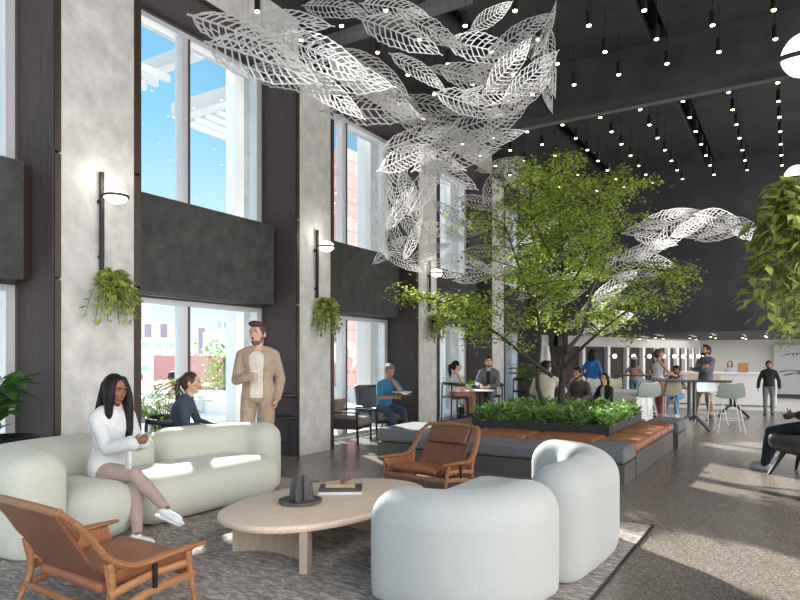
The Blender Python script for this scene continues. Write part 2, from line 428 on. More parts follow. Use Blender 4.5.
ordn = ['first', 'second', 'third', 'fourth', 'fifth', 'sixth', 'seventh', 'eighth', 'ninth', 'tenth', 'eleventh', 'twelfth', 'thirteenth']
gl = None
for k, u in enumerate(fins[2:]):
    p = M0 @ V((u + .05, -.30, 1.56))
    if gl is None:
        gl = thing('globe_lamp', '', 'wall lamp', p, math.atan2(D.y, D.x))
        MB().ell((0, 0, 0), (.075, .075, .075), 10).build('globe', globe_m2, gl, smooth='all')
        MB().cyl((0, 0, .1), (0, 0, .3), .012).cyl((-.05, .30, 0), (0, 0, 0), .015).cyl((-.06, .30, 0), (0, .30, 0), .03).build('bracket', black_m, gl)
        g = gl
    else: g = dup(gl, p)
    g['label'] = 'white globe lamp on a back room fin, %s from the left' % ordn[k]; g['group'] = 'globe lamps in the back room'
# ================================================================== OUTSIDE
struct(MB().box(-60, -7.2, -20, 60, -.25, -.03), 'floor_terrace', pave, label='pale paved terrace outside the windows', smooth=False)
pinkf = facade('pink_facade', (.50, .225, .205), (.66, .34, .31), 1.1, .75, .025)
b1 = tag(MB().box(-26, -20, 27, 60, -.03, 12.6).build('building', pinkf, smooth=False), 'tall pink panelled building directly outside the right-hand windows', 'building')
b2 = tag(MB().box(-17.2, -17, 13.0, 22, -.03, 1.58).build('terrace_wall', mat('pink_render', (.48, .24, .235), .8), smooth=False), 'low pink terrace wall behind the outdoor sofa', 'wall')
def bld(px0, px1, ptop, d, m, name, label, extra=None):
    a = at(px0, ptop, d); b = at(px1, ptop, d); w = (b - a).length
    r = thing('building', label, 'building', (a.x, a.y, -6), YAW)
    MB().box(0, w, 0, w * .7, 0, a.z + 6).build('facade', m, r, smooth=False)
    MB().box(w * .1, w * .8, w * .1, w * .5, a.z + 6, a.z + 6 + w * .06).build('roof', white_m, r, smooth=False)
fw = facade('white_tower_facade', (.80, .82, .84), (.25, .50, .60), 2.0, 1.7, .45)
ft = facade('tan_tower_facade', (.55, .42, .38), (.20, .19, .24), 3.0, 60, .9)
fb = facade('blue_tower_facade', (.45, .50, .60), (.16, .26, .42), 1.3, 2.2, .25)
fg = facade('grey_tower_facade', (.60, .60, .63), (.32, .38, .46), 1.6, 1.7, .35)
bld(138, 178, 340, 92, fw, 'b', 'white gridded apartment tower seen through the left pane behind the seated woman')
bld(140, 174, 324, 120, ft, 'b', 'tan tower with dark upright stripes rising behind the white tower')
bld(194, 205, 328, 120, ft, 'b', 'narrow tan tower at the left of the right-hand pane')
bld(203, 231, 332, 110, fg, 'b', 'grey office block in the middle of the skyline')
bld(216, 236, 322, 125, fb, 'b', 'violet blue tower at the right of the skyline')
bld(-30, 6, 318, 100, mat('brick_orange', (.55, .25, .12), .8), 'b', 'orange brick building seen at the far left window')
bld(-40, 14, 338, 90, fw, 'b', 'white low block below the orange brick building')
for i, (yy) in enumerate((8.08, 12.02, 15.9)):
    p = thing('terrace_column', ['white square terrace post outside the bay of the standing man', 'white square terrace post outside the bay of the man reading', 'white square terrace post outside the bay of the bar table'][i], 'column', (-8.3, yy, -.03))
    MB().box(-.12, .12, -.24, .22, 0, 8.5).build('shaft', white_m, p, smooth=False, bevel=.01)
    MB().box(-.3, .3, -.34, .34, 0, .12).build('base', white_m, p, smooth=False)
perg = mat('pergola_paint', (.50, .50, .51), .6)
pg = thing('pergola', 'white slatted pergola seen high outside the left windows', 'pergola', (0, 0, 0))
MB().box(-10.0, -8.5, 7.95, 8.2, 6.05, 6.32).build('beam', perg, pg, smooth=False)
MB().box(-14.9, -8.6, 7.3, 7.5, 6.62, 6.85).build('beam', perg, pg, smooth=False)
for k in range(7):
    MB().box(-11.2, -11.12, 2.0, 7.3, 6.3, 6.42, Matrix.Translation((k * .32, 0, 0))).build('slat', perg, pg, smooth=False)
for k in range(4):
    MB().box(-10.0, -9.94, 8.2, 11.0, 6.0, 6.1, Matrix.Translation((k * .30, 0, 0))).build('slat', perg, pg, smooth=False)
MB().box(-10.1, -8.9, 10.9, 11.1, 6.0, 6.3).box(-10.1, -9.9, 10.9, 11.1, -.03, 6.0).build('post', perg, pg, smooth=False)
MB().box(-14.9, -14.6, 7.3, 7.5, -.03, 6.62).build('post', perg, pg, smooth=False)
# outdoor sofa and low table
osf = thing('outdoor_sofa', 'white cushioned outdoor sofa seen through the window right of the seated woman', 'sofa', (-9.6, 8.1, 0), math.radians(35))
wf = mat('white_outdoor_fabric', (.80, .80, .80), .9)
MB().rbox((0, 0, .3), (2.0, .85, .3), .1).build('seat', wf, osf)
MB().rbox((0, .38, .62), (2.0, .25, .5), .1).build('backrest', wf, osf)
for sx in (-.55, .5): MB().rbox((sx, .15, .62), (.62, .2, .42), .09, M=Matrix.Rotation(.3, 4, 'X')).build('cushion', wf, osf)
ot = thing('outdoor_table', 'low white outdoor table in front of the outdoor sofa', 'table', (-8.9, 7.35, 0))
MB().box(-.5, .5, -.3, .3, .36, .41).build('tabletop', white_m, ot, smooth=False)
for sx in (-.45, .45):
    for sy in (-.25, .25): MB().cyl((sx, sy, 0), (sx, sy, .36), .02).build('leg', black_m, ot)

# ================================================================== LEAF TOOLS
def leafq(mb, p, d, n, L, w):
    d = d.normalized(); s = d.cross(n)
    if s.length < 1e-3: s = d.cross(V((.3, .8, .1)))
    s.normalize(); n2 = s.cross(d)
    o = len(mb.v)
    vs = [p, p + d * L * .35 + s * w * .5 + n2 * L * .04, p + d * L - n2 * L * .10, p + d * L * .35 - s * w * .5 + n2 * L * .04]
    mb.v += [tuple(v) for v in vs]; mb.f.append((o, o + 1, o + 2, o + 3)); mb.m.append(0)
def rv(a=1): return V((random.uniform(-a, a), random.uniform(-a, a), random.uniform(-a, a)))

# ================================================================== CUT STEEL LEAVES
def steel_leaf(seed, nv=12, Wd=.24):
    rnd = random.Random(seed); mb = MB()
    def halfw(t): return Wd * (math.sin(math.pi * min(1, t) ** .82) ** .75 if 0 < t < 1 else 0)
    def bend(x, y):
        return V((x - .5, y, .10 * math.sin(x * 2.6) - .9 * y * y - .03))
    def seg(a, b, w): mb.bar(bend(*a), bend(*b), w, .004, (0, 0, 1))
    for k in range(10): seg((k / 10 - .04, 0), ((k + 1) / 10 - .04, 0), .020 - .0012 * k)
    for sgn in (-1, 1):
        tips = []
        for i in range(nv):
            t0 = .02 + .86 * i / nv + rnd.uniform(-.01, .01); t1 = min(.975, t0 + .10 + .06 * (1 - abs(t0 - .5)))
            y1 = halfw(t1) * rnd.uniform(.9, 1.05) * sgn
            P = [(t0, 0), (t0 + (t1 - t0) * .40, y1 * .55), (t1, y1)]
            seg(P[0], P[1], .013); seg(P[1], P[2], .012)
            tips.append((t0, t1, y1, P))
        # scalloped outline
        for i, (t0, t1, y1, P) in enumerate(tips):
            prevp = tips[i - 1][3][2] if i else (.0, 0)
            pr = (prevp[0] + (t1 - prevp[0]) * .55, (prevp[1] * .55 + y1 * .45) * .94)
            seg(prevp, pr, .012); seg(pr, (t1, y1), .012)
            # cross links to the previous vein
            if i:
                Q = tips[i - 1][3]
                for u in ((.38, .74) if rnd.random() < .45 else (.55,)):
                    uu = u + rnd.uniform(-.08, .08); vv = uu + rnd.uniform(-.12, .12)
                    f = lambda R, q: (R[0][0] + (R[1][0] - R[0][0]) * q * 2, R[0][1] + (R[1][1] - R[0][1]) * q * 2) if q < .5 else (R[1][0] + (R[2][0] - R[1][0]) * (q - .5) * 2, R[1][1] + (R[2][1] - R[1][1]) * (q - .5) * 2)
                    seg(f(P, max(.1, min(.95, uu))), f(Q, max(.1, min(.95, vv))), .009)
        seg(tips[-1][3][2], (1.0, 0), .010)
    seg((.93, 0), (1.04, 0), .010)
    return mb
leafmesh = []
for sd_, wd in ((1, .155), (2, .175), (3, .14), (4, .165)):
    o = steel_leaf(sd_, Wd=wd).build('cut_steel_leaf', steel, smooth=False)
    leafmesh.append(o)
protos = leafmesh[:]
used_proto = [False] * 4
wire0 = MB().cyl((0, 0, 0), (0, 0, 1), .0018, n=4).build('suspension_wire', black_m)
wire_used = [False]
nleaf = [0]
def place_leaf(px, py, Lpx, ang, d, facing=.0, label='', roll=None, group='cut steel leaves of the hanging sculpture'):
    k = nleaf[0] % 4; nleaf[0] += 1
    if used_proto[k]:
        o = protos[k].copy(); COL.objects.link(o)
    else: o = protos[k]; used_proto[k] = True
    a = math.radians(ang); tilt = random.uniform(-.35, .35)
    x = RT * math.cos(a) + UP * math.sin(a) + FW * tilt; x.normalize()
    n0 = (-FW).lerp(-UP, .25).normalized() if roll is None else (-FW)
    r = random.uniform(-.7, .7) if roll is None else roll
    y = n0.cross(x).normalized(); z = x.cross(y).normalized()
    y2 = y * math.cos(r) + z * math.sin(r); z2 = x.cross(y2)
    L = Lpx * d / FPX * 1.0
    p = at(px, py, d)
    M = Matrix((x * L, y2 * L, z2 * L)).transposed().to_4x4(); M.translation = p
    o.matrix_world = M
    tag(o, label, 'hanging leaf', group)
    if wire_used[0]: w = wire0.copy(); COL.objects.link(w)
    else: w = wire0; wire_used[0] = True
    w.parent = o; w.matrix_parent_inverse = M.inverted()
    zt = 6.60
    w.matrix_basis = Matrix.Translation(p) @ Matrix.Diagonal((1, 1, max(.1, zt - p.z), 1))
segs = {
 'left sweep by the windows': (6.3, [(283,27,108,-10),(248,42,122,-25),(262,62,125,-23),(292,80,112,-24),(325,58,100,-20),(345,78,100,-14),(372,72,92,-38),(385,98,78,-30),(372,113,98,-3),(325,92,90,-30),(305,48,80,-20)]),
 'high front row under the ceiling': (6.6, [(335,10,75,-20),(395,10,70,-14),(400,36,88,-26),(430,28,70,-28),(418,72,64,-32),(448,38,50,-30),(491,16,48,33)]),
 'right swirl below the lamps': (7.4, [(485,50,80,-12),(520,36,78,32),(500,60,70,20),(545,28,72,70),(552,62,70,-84),(548,85,52,-75),(530,78,70,42),(505,78,70,-8),(478,78,82,-16),(520,98,66,30),(492,95,70,10),(458,76,60,-20),(470,104,72,-14),(508,66,66,50),(536,52,60,-60)]),
 'bright middle knot': (8.2, [(425,108,88,-10),(452,118,76,25),(480,124,72,8),(505,120,66,40),(440,134,84,-12),(470,142,78,-4),(495,140,60,12),(415,140,70,18),(430,158,72,-18),(462,160,74,14),(405,158,62,30),(448,176,66,-30),(425,186,66,62),(440,150,70,40),(410,118,60,-12)]),
 'hanging lower left curl': (8.9, [(398,178,56,80),(388,196,54,95),(400,208,54,60),(384,220,50,85),(395,232,50,110),(408,222,48,-60),(390,250,44,35),(403,262,42,-30),(412,240,44,70),(408,192,50,-70),(416,206,44,100),(383,240,40,-75)]),
 'faint inner loop near the columns': (11.0, [(430,252,44,20),(445,232,50,-20),(455,215,52,-25),(470,228,50,10),(482,204,50,-12),(495,182,46,60),(500,164,48,15),(520,170,44,-20),(486,250,50,8),(462,262,48,-10),(478,275,50,15),(505,268,46,5),(440,270,44,-20)]),
 'stream behind the tree': (13.6, [(520,255,50,10),(540,285,52,35),(560,300,52,20),(585,318,52,25),(600,300,52,40),(612,318,48,10),(615,285,54,35),(632,296,50,15),(625,262,54,30),(640,275,50,5),(645,250,52,20),(540,230,50,30),(570,270,50,40),(600,265,50,35),(585,240,46,20),(655,262,44,-10),(600,330,40,10)]),
 'right tail over the dark wall': (15.3, [(648,228,48,10),(665,218,54,18),(675,232,54,40),(690,216,50,-8),(702,230,52,5),(718,218,50,-6),(722,234,50,12),(738,224,46,-22),(748,234,40,-10),(655,240,44,-12),(690,226,46,30)]),
}
for nm, (d, lst) in segs.items():
    lst = sorted(lst, key=lambda q: q[0])
    for i, (px, py, L_, an) in enumerate(lst):
        dd = d + random.uniform(-.25, .25)
        if nm.startswith('left'): dd = 5.9 + (px - 240) / 150 * 1.1
        roll = random.uniform(-.35, .35) if ('left sweep' in nm or 'middle' in nm or 'tail' in nm) else None
        if px > 540 and 'right swirl' in nm: roll = 1.15
        o_ = place_leaf(px, py, L_, an, dd, label='silver cutout leaf in the %s, %s from its left end' % (nm, (ordn + ['fourteenth', 'fifteenth', 'sixteenth', 'seventeenth', 'eighteenth'])[i]), roll=roll)

# ================================================================== PENDANTS
pd = thing('pendant_lamp', '', 'pendant lamp')
MB().cyl((0, 0, .18), (0, 0, .7), .006, n=6).build('cord', black_m, pd)
MB().cyl((0, 0, .0), (0, 0, .19), .040, n=14).build('lamp_shade', black_m, pd)
MB().cyl((0, 0, -.012), (0, 0, .004), .028, .032, n=12).build('bulb', gold_lamp, pd)
first = True
ys = [6.04, 6.9, 7.78, 8.65, 9.52, 10.4, 12.07, 12.95, 13.81, 14.7, 15.57, 16.42, 17.3]
colw = ['first', 'second', 'third', 'fourth', 'fifth', 'sixth', 'seventh', 'eighth', 'ninth']
for j, y in enumerate(ys):
    for k in range(9):
        x = -.2 - .713 * (8 - k)
        q = V((x, y, 6.1)); d = q.dot(FW); px = 400 + FPX * q.dot(RT) / d; py = 358 - FPX * (6.1 - EYE) / d
        if not (-10 < px < 815 and py > -6): continue
        o = pd if first else dup(pd, (x, y, 6.0))
        o.location = (x, y, 6.0)
        if first:
            first = False; base_cord = pd.children[0]
        if y > 11: 
            for ch in o.children:
                if ch.name.startswith('cord'): ch.scale = (1, 1, .88)
        o['label'] = 'black pendant with a warm tip, %s from the window wall, %s ceiling row' % (colw[k], ordn[j])
        o['group'] = 'small pendant lamps'

# ================================================================== SCONCES AND TRAILING PLANTS
def trailing(name, label, loc, R, h, n, sz, m, drop=1.0, group=None, seed=1, pot=True, up=.35):
    rnd = random.Random(seed)
    t = thing(name, label, 'plant', loc, 0, group)
    if pot: MB().lathe([(.05, -.10), (.09, -.09), (.10, .04), (.085, .04)], 16).build('pot', black_m, t)
    f = MB(); st = MB()
    for i in range(n // 12):
        a = rnd.uniform(0, 6.28); r1 = R * rnd.uniform(.25, 1); hh = h * rnd.uniform(.35, 1)
        side = V((math.cos(a), math.sin(a), 0))
        pts = bez((0, 0, .03), side * r1 * .6 + V((0, 0, up * h * rnd.uniform(.3, 1))), side * r1 + V((0, 0, -hh * drop + up * h * .3)), 12)
        st.path(pts[::2], .003, 4)
        for k, p in enumerate(pts[2:]):
            dd = V((rnd.uniform(-1, 1), rnd.uniform(-1, 1), rnd.uniform(-.9, .3)))
            leafq(f, p, dd + side * .5, V((rnd.uniform(-.5, .5), rnd.uniform(-.5, .5), 1)), sz * rnd.uniform(.7, 1.3), sz * .62)
    f.build('foliage', m, t, smooth=False); st.build('stems', stem_m, t)
    return t
sc = thing('wall_sconce', 'slim black wall sconce with an opal dome on the plaster column behind the sofa', 'wall lamp', (WX, 4.17, 0), 0, 'wall sconces')
MB().box(.03, .065, -.02, .02, 2.45, 3.52).build('rod', black_m, sc, smooth=False)
MB().cyl((0, 0, 3.2), (.05, 0, 3.2), .03).cyl((0, 0, 2.6), (.05, 0, 2.6), .02).build('bracket', black_m, sc)
MB().lathe([(.125, -.012), (.14, -.012), (.14, .014), (.125, .014)], 28, c=(.16, .09, 3.26)).build('ring', black_m, sc)
MB().ell((.16, .09, 3.265), (.125, .125, .085), 10).build('globe', globe_m, sc, smooth='all')
lp = bpy.data.lights.new('sconce_light', 'POINT'); lp.energy = 3.5; lp.color = (1, .93, .8); lp.shadow_soft_size = .1
lo = bpy.data.objects.new('sconce_light', lp); COL.objects.link(lo); lo.parent = sc; lo.location = (.22, .02, 3.42)
dup(sc, (WX, 7.85, 0), label='slim black wall sconce with an opal dome on the column beside the standing man')
dup(sc, (WX, 11.52, 0), label='slim black wall sconce with an opal dome on the column beside the tree')
trailing('hanging_plant', 'trailing green plant hanging on the plaster column behind the sofa', (WX + .14, 4.22, 2.36), .30, .52, 800, .095, leafo, seed=3, group='hanging wall plants', up=.45)
trailing('hanging_plant', 'trailing green plant hanging on the column beside the standing man', (WX + .14, 7.98, 2.36), .27, .62, 700, .09, leafo, seed=5, group='hanging wall plants', up=.45)
trailing('hanging_plant', 'trailing green plant hanging on the column left of the tree', (WX + .14, 11.62, 2.30), .30, .6, 520, .09, leafo, seed=8, group='hanging wall plants', up=.45)
# right hand row of dark columns with globe sconces
for i, y in enumerate((3.9, 7.6, 11.3)):
    struct(MB().box(.17, .95, y + .2, y + .95, 0, 6.68), 'column_right_%d' % (i + 1), darkwood, label='dark timber column at the right edge, row %d' % (i + 1), smooth=False)
def rsconce(y, z, label, x=.06, r=.115):
    t = thing('globe_sconce', label, 'wall lamp', (x, y, z), 0, 'globe sconces on the right columns')
    MB().ell((0, 0, 0), (r, r, r), 12).build('globe', globe_m2, t, smooth='all')
    M = Matrix.Rotation(.25, 4, 'X')
    MB().lathe([(r + .002, -.012), (r + .012, -.012), (r + .012, .012), (r + .002, .012)], 28, M=M).build('ring', black_m, t)
    MB().cyl((r, 0, 0), (.14, .2, 0), .012).build('bracket', black_m, t)
rsconce(4.05, 3.13, 'large white globe sconce with a dark band at the upper right edge')
rsconce(7.75, 3.38, 'white globe sconce peeking above the right hanging plant', x=.04)
rsconce(11.4, 3.32, 'small white globe sconce behind the right hanging plant', x=.04)
hp = trailing('hanging_plant', 'large lush trailing plant hanging on the dark column at the right edge', (.07, 7.3, 3.10), .50, 1.42, 2900, .135, leafo, seed=12, group='hanging wall plants', up=.28)
hp2 = trailing('hanging_plant', 'smaller trailing plant below and behind the large one at the right edge', (.12, 10.9, 2.40), .34, .8, 700, .09, leafo, seed=14, group='hanging wall plants', up=.2)
MB().rbox((0, 0, 0), (.02, .4, .35), .01).build('backplate', mat('blue_grey_pot', (.18, .21, .25), .5), hp).location = (.13, .05, -.1)

# ================================================================== RUG
rg = tag(MB().box(-6.15, -1.06, .9, 5.97, 0.001, .016).build('area_rug', rug_material(), smooth=False), 'mottled grey brown rug under the sofas and coffee table', 'rug')
MB().box(-6.17, -6.15, .9, 5.99, .001, .018).box(-1.06, -1.045, .9, 5.99, .001, .018).box(-6.17, -1.045, 5.97, 5.985, .001, .018).build('binding', black_m, rg, smooth=False)

# ================================================================== SOFAS
def sweep_warp(curve):
    pts = spline(curve, 10); ln = [0]
    for a, b in zip(pts, pts[1:]): ln.append(ln[-1] + (b - a).length)
    T = ln[-1]
    def f(x, y, z):
        u = x + T / 2; k = 0
        uu = min(max(u, 0), T)
        while k < len(ln) - 2 and ln[k + 1] < uu: k += 1
        a, b = pts[k], pts[k + 1]; q = (u - ln[k]) / (ln[k + 1] - ln[k])
        t = (uu - ln[k]) / (ln[k + 1] - ln[k])
        p = a.lerp(b, t); 
        # smooth tangent
        t0 = (pts[min(k + 1, len(pts) - 1)] - pts[max(k - 1, 0)]).normalized(); t1 = (pts[min(k + 2, len(pts) - 1)] - pts[k]).normalized()
        d = t0.lerp(t1, t).normalized(); nrm = V((-d.y, d.x, 0))
        p = p + d * (u - uu)
        return p + nrm * y + V((0, 0, z))
    return f, T
def swept(curve, w, h, r, n=26, z0=.02, rise=0):
    f, T = sweep_warp([(*p, 0) for p in curve])
    def g(x, y, z):
        dz = max(0, -h / 2 + r - z); ins = (r - math.sqrt(max(0, r * r - dz * dz))) * .8
        q = f(x * (T / 2) / (T / 2 - ins), y * (w / 2) / max(.005, w / 2 - ins * .985), z); return (q[0], q[1], q[2] + h / 2 + z0 + rise * (x / T) * max(0, (z + h / 2) / h))
    return MB().rbox((0, 0, 0), (T, w, h), r, warp=g, n=n)
s1 = thing('sofa', 'curved sage boucle sofa the woman in white sits on', 'sofa', (0, 0, 0))
swept([(-4.72, 2.66), (-5.20, 2.63), (-5.58, 2.86), (-5.68, 3.4), (-5.64, 4.20)], .50, .765, .2).build('backrest', sofa_m, s1, smooth='all')
swept([(-5.64, 4.25), (-5.58, 4.8), (-5.38, 5.28), (-4.98, 5.42)], .42, .74, .19).build('backrest', sofa_m, s1, smooth='all')
MB().rbox((-5.08, 3.12, .255), (.92, .58, .45), .215, warp=lambda x, y, z: (x + .05 * math.cos(y * 1.6), y, z + .012 * math.cos(y * 2) * (z > 0)), n=14).build('seat', sofa_m, s1, smooth='all')
MB().rbox((-5.06, 4.30, .25), (.90, 1.74, .44), .21, n=14).build('seat', sofa_m, s1, smooth='all')
s2 = thing('sofa', 'curved cream boucle sofa seen from behind in the foreground', 'sofa', (0, 0, 0))
swept([(-2.24, 3.40), (-1.80, 3.36), (-1.50, 3.55), (-1.40, 4.0)], .42, .695, .19, rise=.05).build('backrest', sofa_w, s2, smooth='all')
swept([(-1.37, 4.04), (-1.32, 4.55), (-1.34, 5.05), (-1.60, 5.44), (-1.98, 5.50)], .41, .76, .2).build('backrest', sofa_w, s2, smooth='all')
MB().rbox((-2.0, 4.45, .25), (.95, 1.75, .44), .21, n=14).build('seat', sofa_w, s2, smooth='all')

# ================================================================== COFFEE TABLE
ct = thing('coffee_table', 'oval pale ash coffee table with curved panel legs on the rug', 'table', (-3.20, 4.10, .016), math.radians(-6))
def sup(a, b, e, n=64):
    out = []
    for k in range(n):
        t = 2 * math.pi * k / n; c, s_ = math.cos(t), math.sin(t)
        out.append((a * math.copysign(abs(c) ** (2 / e), c), b * math.copysign(abs(s_) ** (2 / e), s_)))
    return out
rs = []
for off, z in ((-.05, .285), (-.012, .29), (0, .305), (0, .325), (-.006, .338), (-.02, .344)):
    rs.append([(x * (1 + off / .6), y * (1 + off), z) for x, y in sup(.58, .97, 2.35)])
MB().rings(rs).build('tabletop', ash, ct)
def panel_leg(c, th=.055, h=.29):
    mb = MB(); pts = spline([(*p, 0) for p in c], 8)
    for sgn in (1,):
        rs = []
        for i, p in enumerate(pts):
            d = (pts[min(i + 1, len(pts) - 1)] - pts[max(i - 1, 0)]).normalized(); nn = V((-d.y, d.x, 0)) * th / 2
            rs.append([p + nn, p - nn, p - nn + V((0, 0, h)), p + nn + V((0, 0, h))])
        mb.rings(rs)
    return mb
panel_leg([(-.40, -.66), (-.24, -.50), (.04, -.46), (.28, -.52), (.42, -.70)]).build('leg', ash_v, ct)
panel_leg([(-.40, .60), (-.22, .46), (.04, .42), (.28, .48), (.42, .64)]).build('leg', ash_v, ct)
TZ = .361
tr = thing('tray', 'round dark grey tray on the coffee table', 'tray', (-3.30, 3.85, TZ))
MB().lathe([(0.0, 0), (.15, 0), (.168, .006), (.17, .026), (.158, .026), (.152, .012), (0.0, .012)], 36).build('dish', slate, tr)
fn = thing('fin_sculpture', 'dark arched fin ornament standing on the round tray', 'ornament', (-3.30, 3.86, TZ + .013))
for k, a in enumerate((48, 122, 196, 290)):
    M = Matrix.Rotation(math.radians(a), 4, 'Z'); prof = [(0.020, 0)]
    for q in range(9): t = q / 8 * math.pi / 2; prof.append((.022 + .078 * math.cos(t) ** .8, .20 * math.sin(t)))
    prof.append((.020, .2)); 
    fr_ = [M @ V((x, -.011, z)) for x, z in prof]; bk = [M @ V((x, .011, z)) for x, z in prof]
    MB().rings([fr_, bk]).build('fin', slate, fn, smooth=False, bevel=.002)
bk = thing('serving_tray', 'dark rectangular tray with a white base on the coffee table', 'tray', (-3.27, 4.34, TZ), math.radians(34))
MB().box(-.18, .18, -.125, .125, 0, .022).build('base', white_m, bk, smooth=False, bevel=.003)
MB().box(-.18, .18, -.125, .125, .023, .032).box(-.18, -.172, -.125, .125, .032, .045).box(.172, .18, -.125, .125, .032, .045).box(-.18, .18, .117, .125, .032, .045).box(-.18, .18, -.125, -.117, .032, .045).build('dish', slate, bk, smooth=False)
brass = mat('pale_brass', (.62, .46, .28), .45, metal=.3)
gd = thing('wooden_knot', 'pale interlocking block ornament on the rectangular tray', 'ornament', (-3.27, 4.34, TZ + .033), math.radians(30))
MB().box(-.13, .05, -.03, .03, .0, .035).build('lower_block', brass, gd, smooth=False, bevel=.006)
MB().box(-.05, .05, -.022, .022, .0, .03, Matrix.Translation((.05, 0, .055)) @ Matrix.Rotation(-.5, 4, 'Y')).build('upper_block', leather_d, gd, smooth=False, bevel=.005)
MB().box(.03, .12, -.03, .03, 0, .035).build('end_block', brass, gd, smooth=False, bevel=.006)

# ================================================================== LEATHER LOUNGE CHAIRS
def safari(loc, rz, label):
    t = thing('lounge_chair', label, 'armchair', loc, rz, 'leather lounge chairs')
    for s_ in (-1, 1):
        pts = spline([(s_ * .46, .46, .35), (s_ * .46, .22, .345), (s_ * .455, -.02, .335), (s_ * .44, -.16, .40), (s_ * .42, -.26, .54), (s_ * .385, -.35, .65), (s_ * .34, -.385, .68)], 5)
        rad = [.020 + .018 * min(1, i / 4) - (.010 if i > len(pts) - 8 else 0) for i in range(len(pts))]
        MB().path(pts, rad, 8, flat=.55).build('armrest', wood_m, t)
        MB().path(spline([(s_ * .44, .40, 0), (s_ * .44, .37, .16), (s_ * .45, .34, .33)], 3), [.014, .016, .017, .018, .020, .024, .026], 8).build('leg', wood_m, t)
        MB().path(spline([(s_ * .43, -.22, 0), (s_ * .425, -.14, .18), (s_ * .435, -.16, .38)], 3), [.014, .017, .019, .022, .024, .028, .03], 8).build('leg', wood_m, t)
        MB().path(spline([(s_ * .435, -.20, .08), (s_ * .435, .1, .15), (s_ * .44, .38, .17)], 4), .020, 8, flat=1.3).path([(s_ * .435, -.16, .20), (s_ * .43, .12, .245), (s_ * .44, .37, .25)], .016, 8, flat=1.6).build('side_rail', wood_m, t)
        # leather side sling
        g = MB(); rs = []
        for k in range(7):
            y = -.12 + .50 * k / 6
            rs.append([V((s_ * .445, y, .335)), V((s_ * .42, y, .29)), V((s_ * .36, y, .235 - .02 * math.sin(k / 6 * 3.1))), V((s_ * .34, y, .23)), V((s_ * .35, y, .223)), V((s_ * .43, y, .28)), V((s_ * .455, y, .335))])
        g.rings(rs).build('side_sling', leather, t)
        MB().box(s_ * .455 - .008, s_ * .455 + .008, .10, .125, .17, .33).build('strap', black_m, t, smooth=False)
    MB().path([(-.36, -.38, .68), (-.15, -.40, .692), (.15, -.40, .692), (.36, -.38, .68)], .022, 8, flat=1.1).build('top_rail', wood_m, t)
    MB().path([(-.44, .385, .17), (0, .40, .165), (.44, .385, .17)], .018, 8, flat=1.5).build('cross_rail', wood_m, t)
    MB().path([(-.43, -.17, .10), (.43, -.17, .10)], .018, 8, flat=1.2).build('cross_rail', wood_m, t)
    # sling back with slight sag
    def panel(pts, w0, w1, th):
        rs = []
        for i, p in enumerate(pts):
            u = i / (len(pts) - 1); w = w0 + (w1 - w0) * u; d = (pts[min(i + 1, len(pts) - 1)] - pts[max(i - 1, 0)]).normalized(); nn = V((0, -d.z, d.y)) * th / 2
            L_ = [V((x * w, 0, 0)) + p - nn * (1.0 if abs(x) < 1 else .6) + nn * -.5 * (1 - x * x) for x in (-1, -.6, 0, .6, 1)]; U_ = [V((x * w, 0, 0)) + p + nn + nn * -.5 * (1 - x * x) for x in (1, .6, 0, -.6, -1)]
            rs.append(L_ + U_)
        return MB().rings(rs)
    panel(spline([(0, -.39, .68), (0, -.29, .52), (0, -.18, .34), (0, -.08, .20)], 5), .30, .31, .025).build('backrest', leather_d, t)
    MB().rbox((0, 0, 0), (.56, .22, .05), .024, n=6, M=Matrix.Translation((0, -.292, .580)) @ Matrix.Rotation(math.radians(123), 4, 'X')).build('headrest', leather_d, t)
    MB().rbox((0, .13, .228), (.64, .56, .07), .032, n=8, warp=lambda x, y, z: (x, y, z + .05 * (y / .28) * .5 + .012 * math.cos(x * 4))).build('seat', leather, t)
    return t
safari((-3.56, 2.26, .016), math.radians(-2), 'leather lounge chair seen from behind at the lower left')
safari((-3.55, 6.50, 0), math.radians(180 - 8), 'leather lounge chair facing the camera beyond the coffee table')

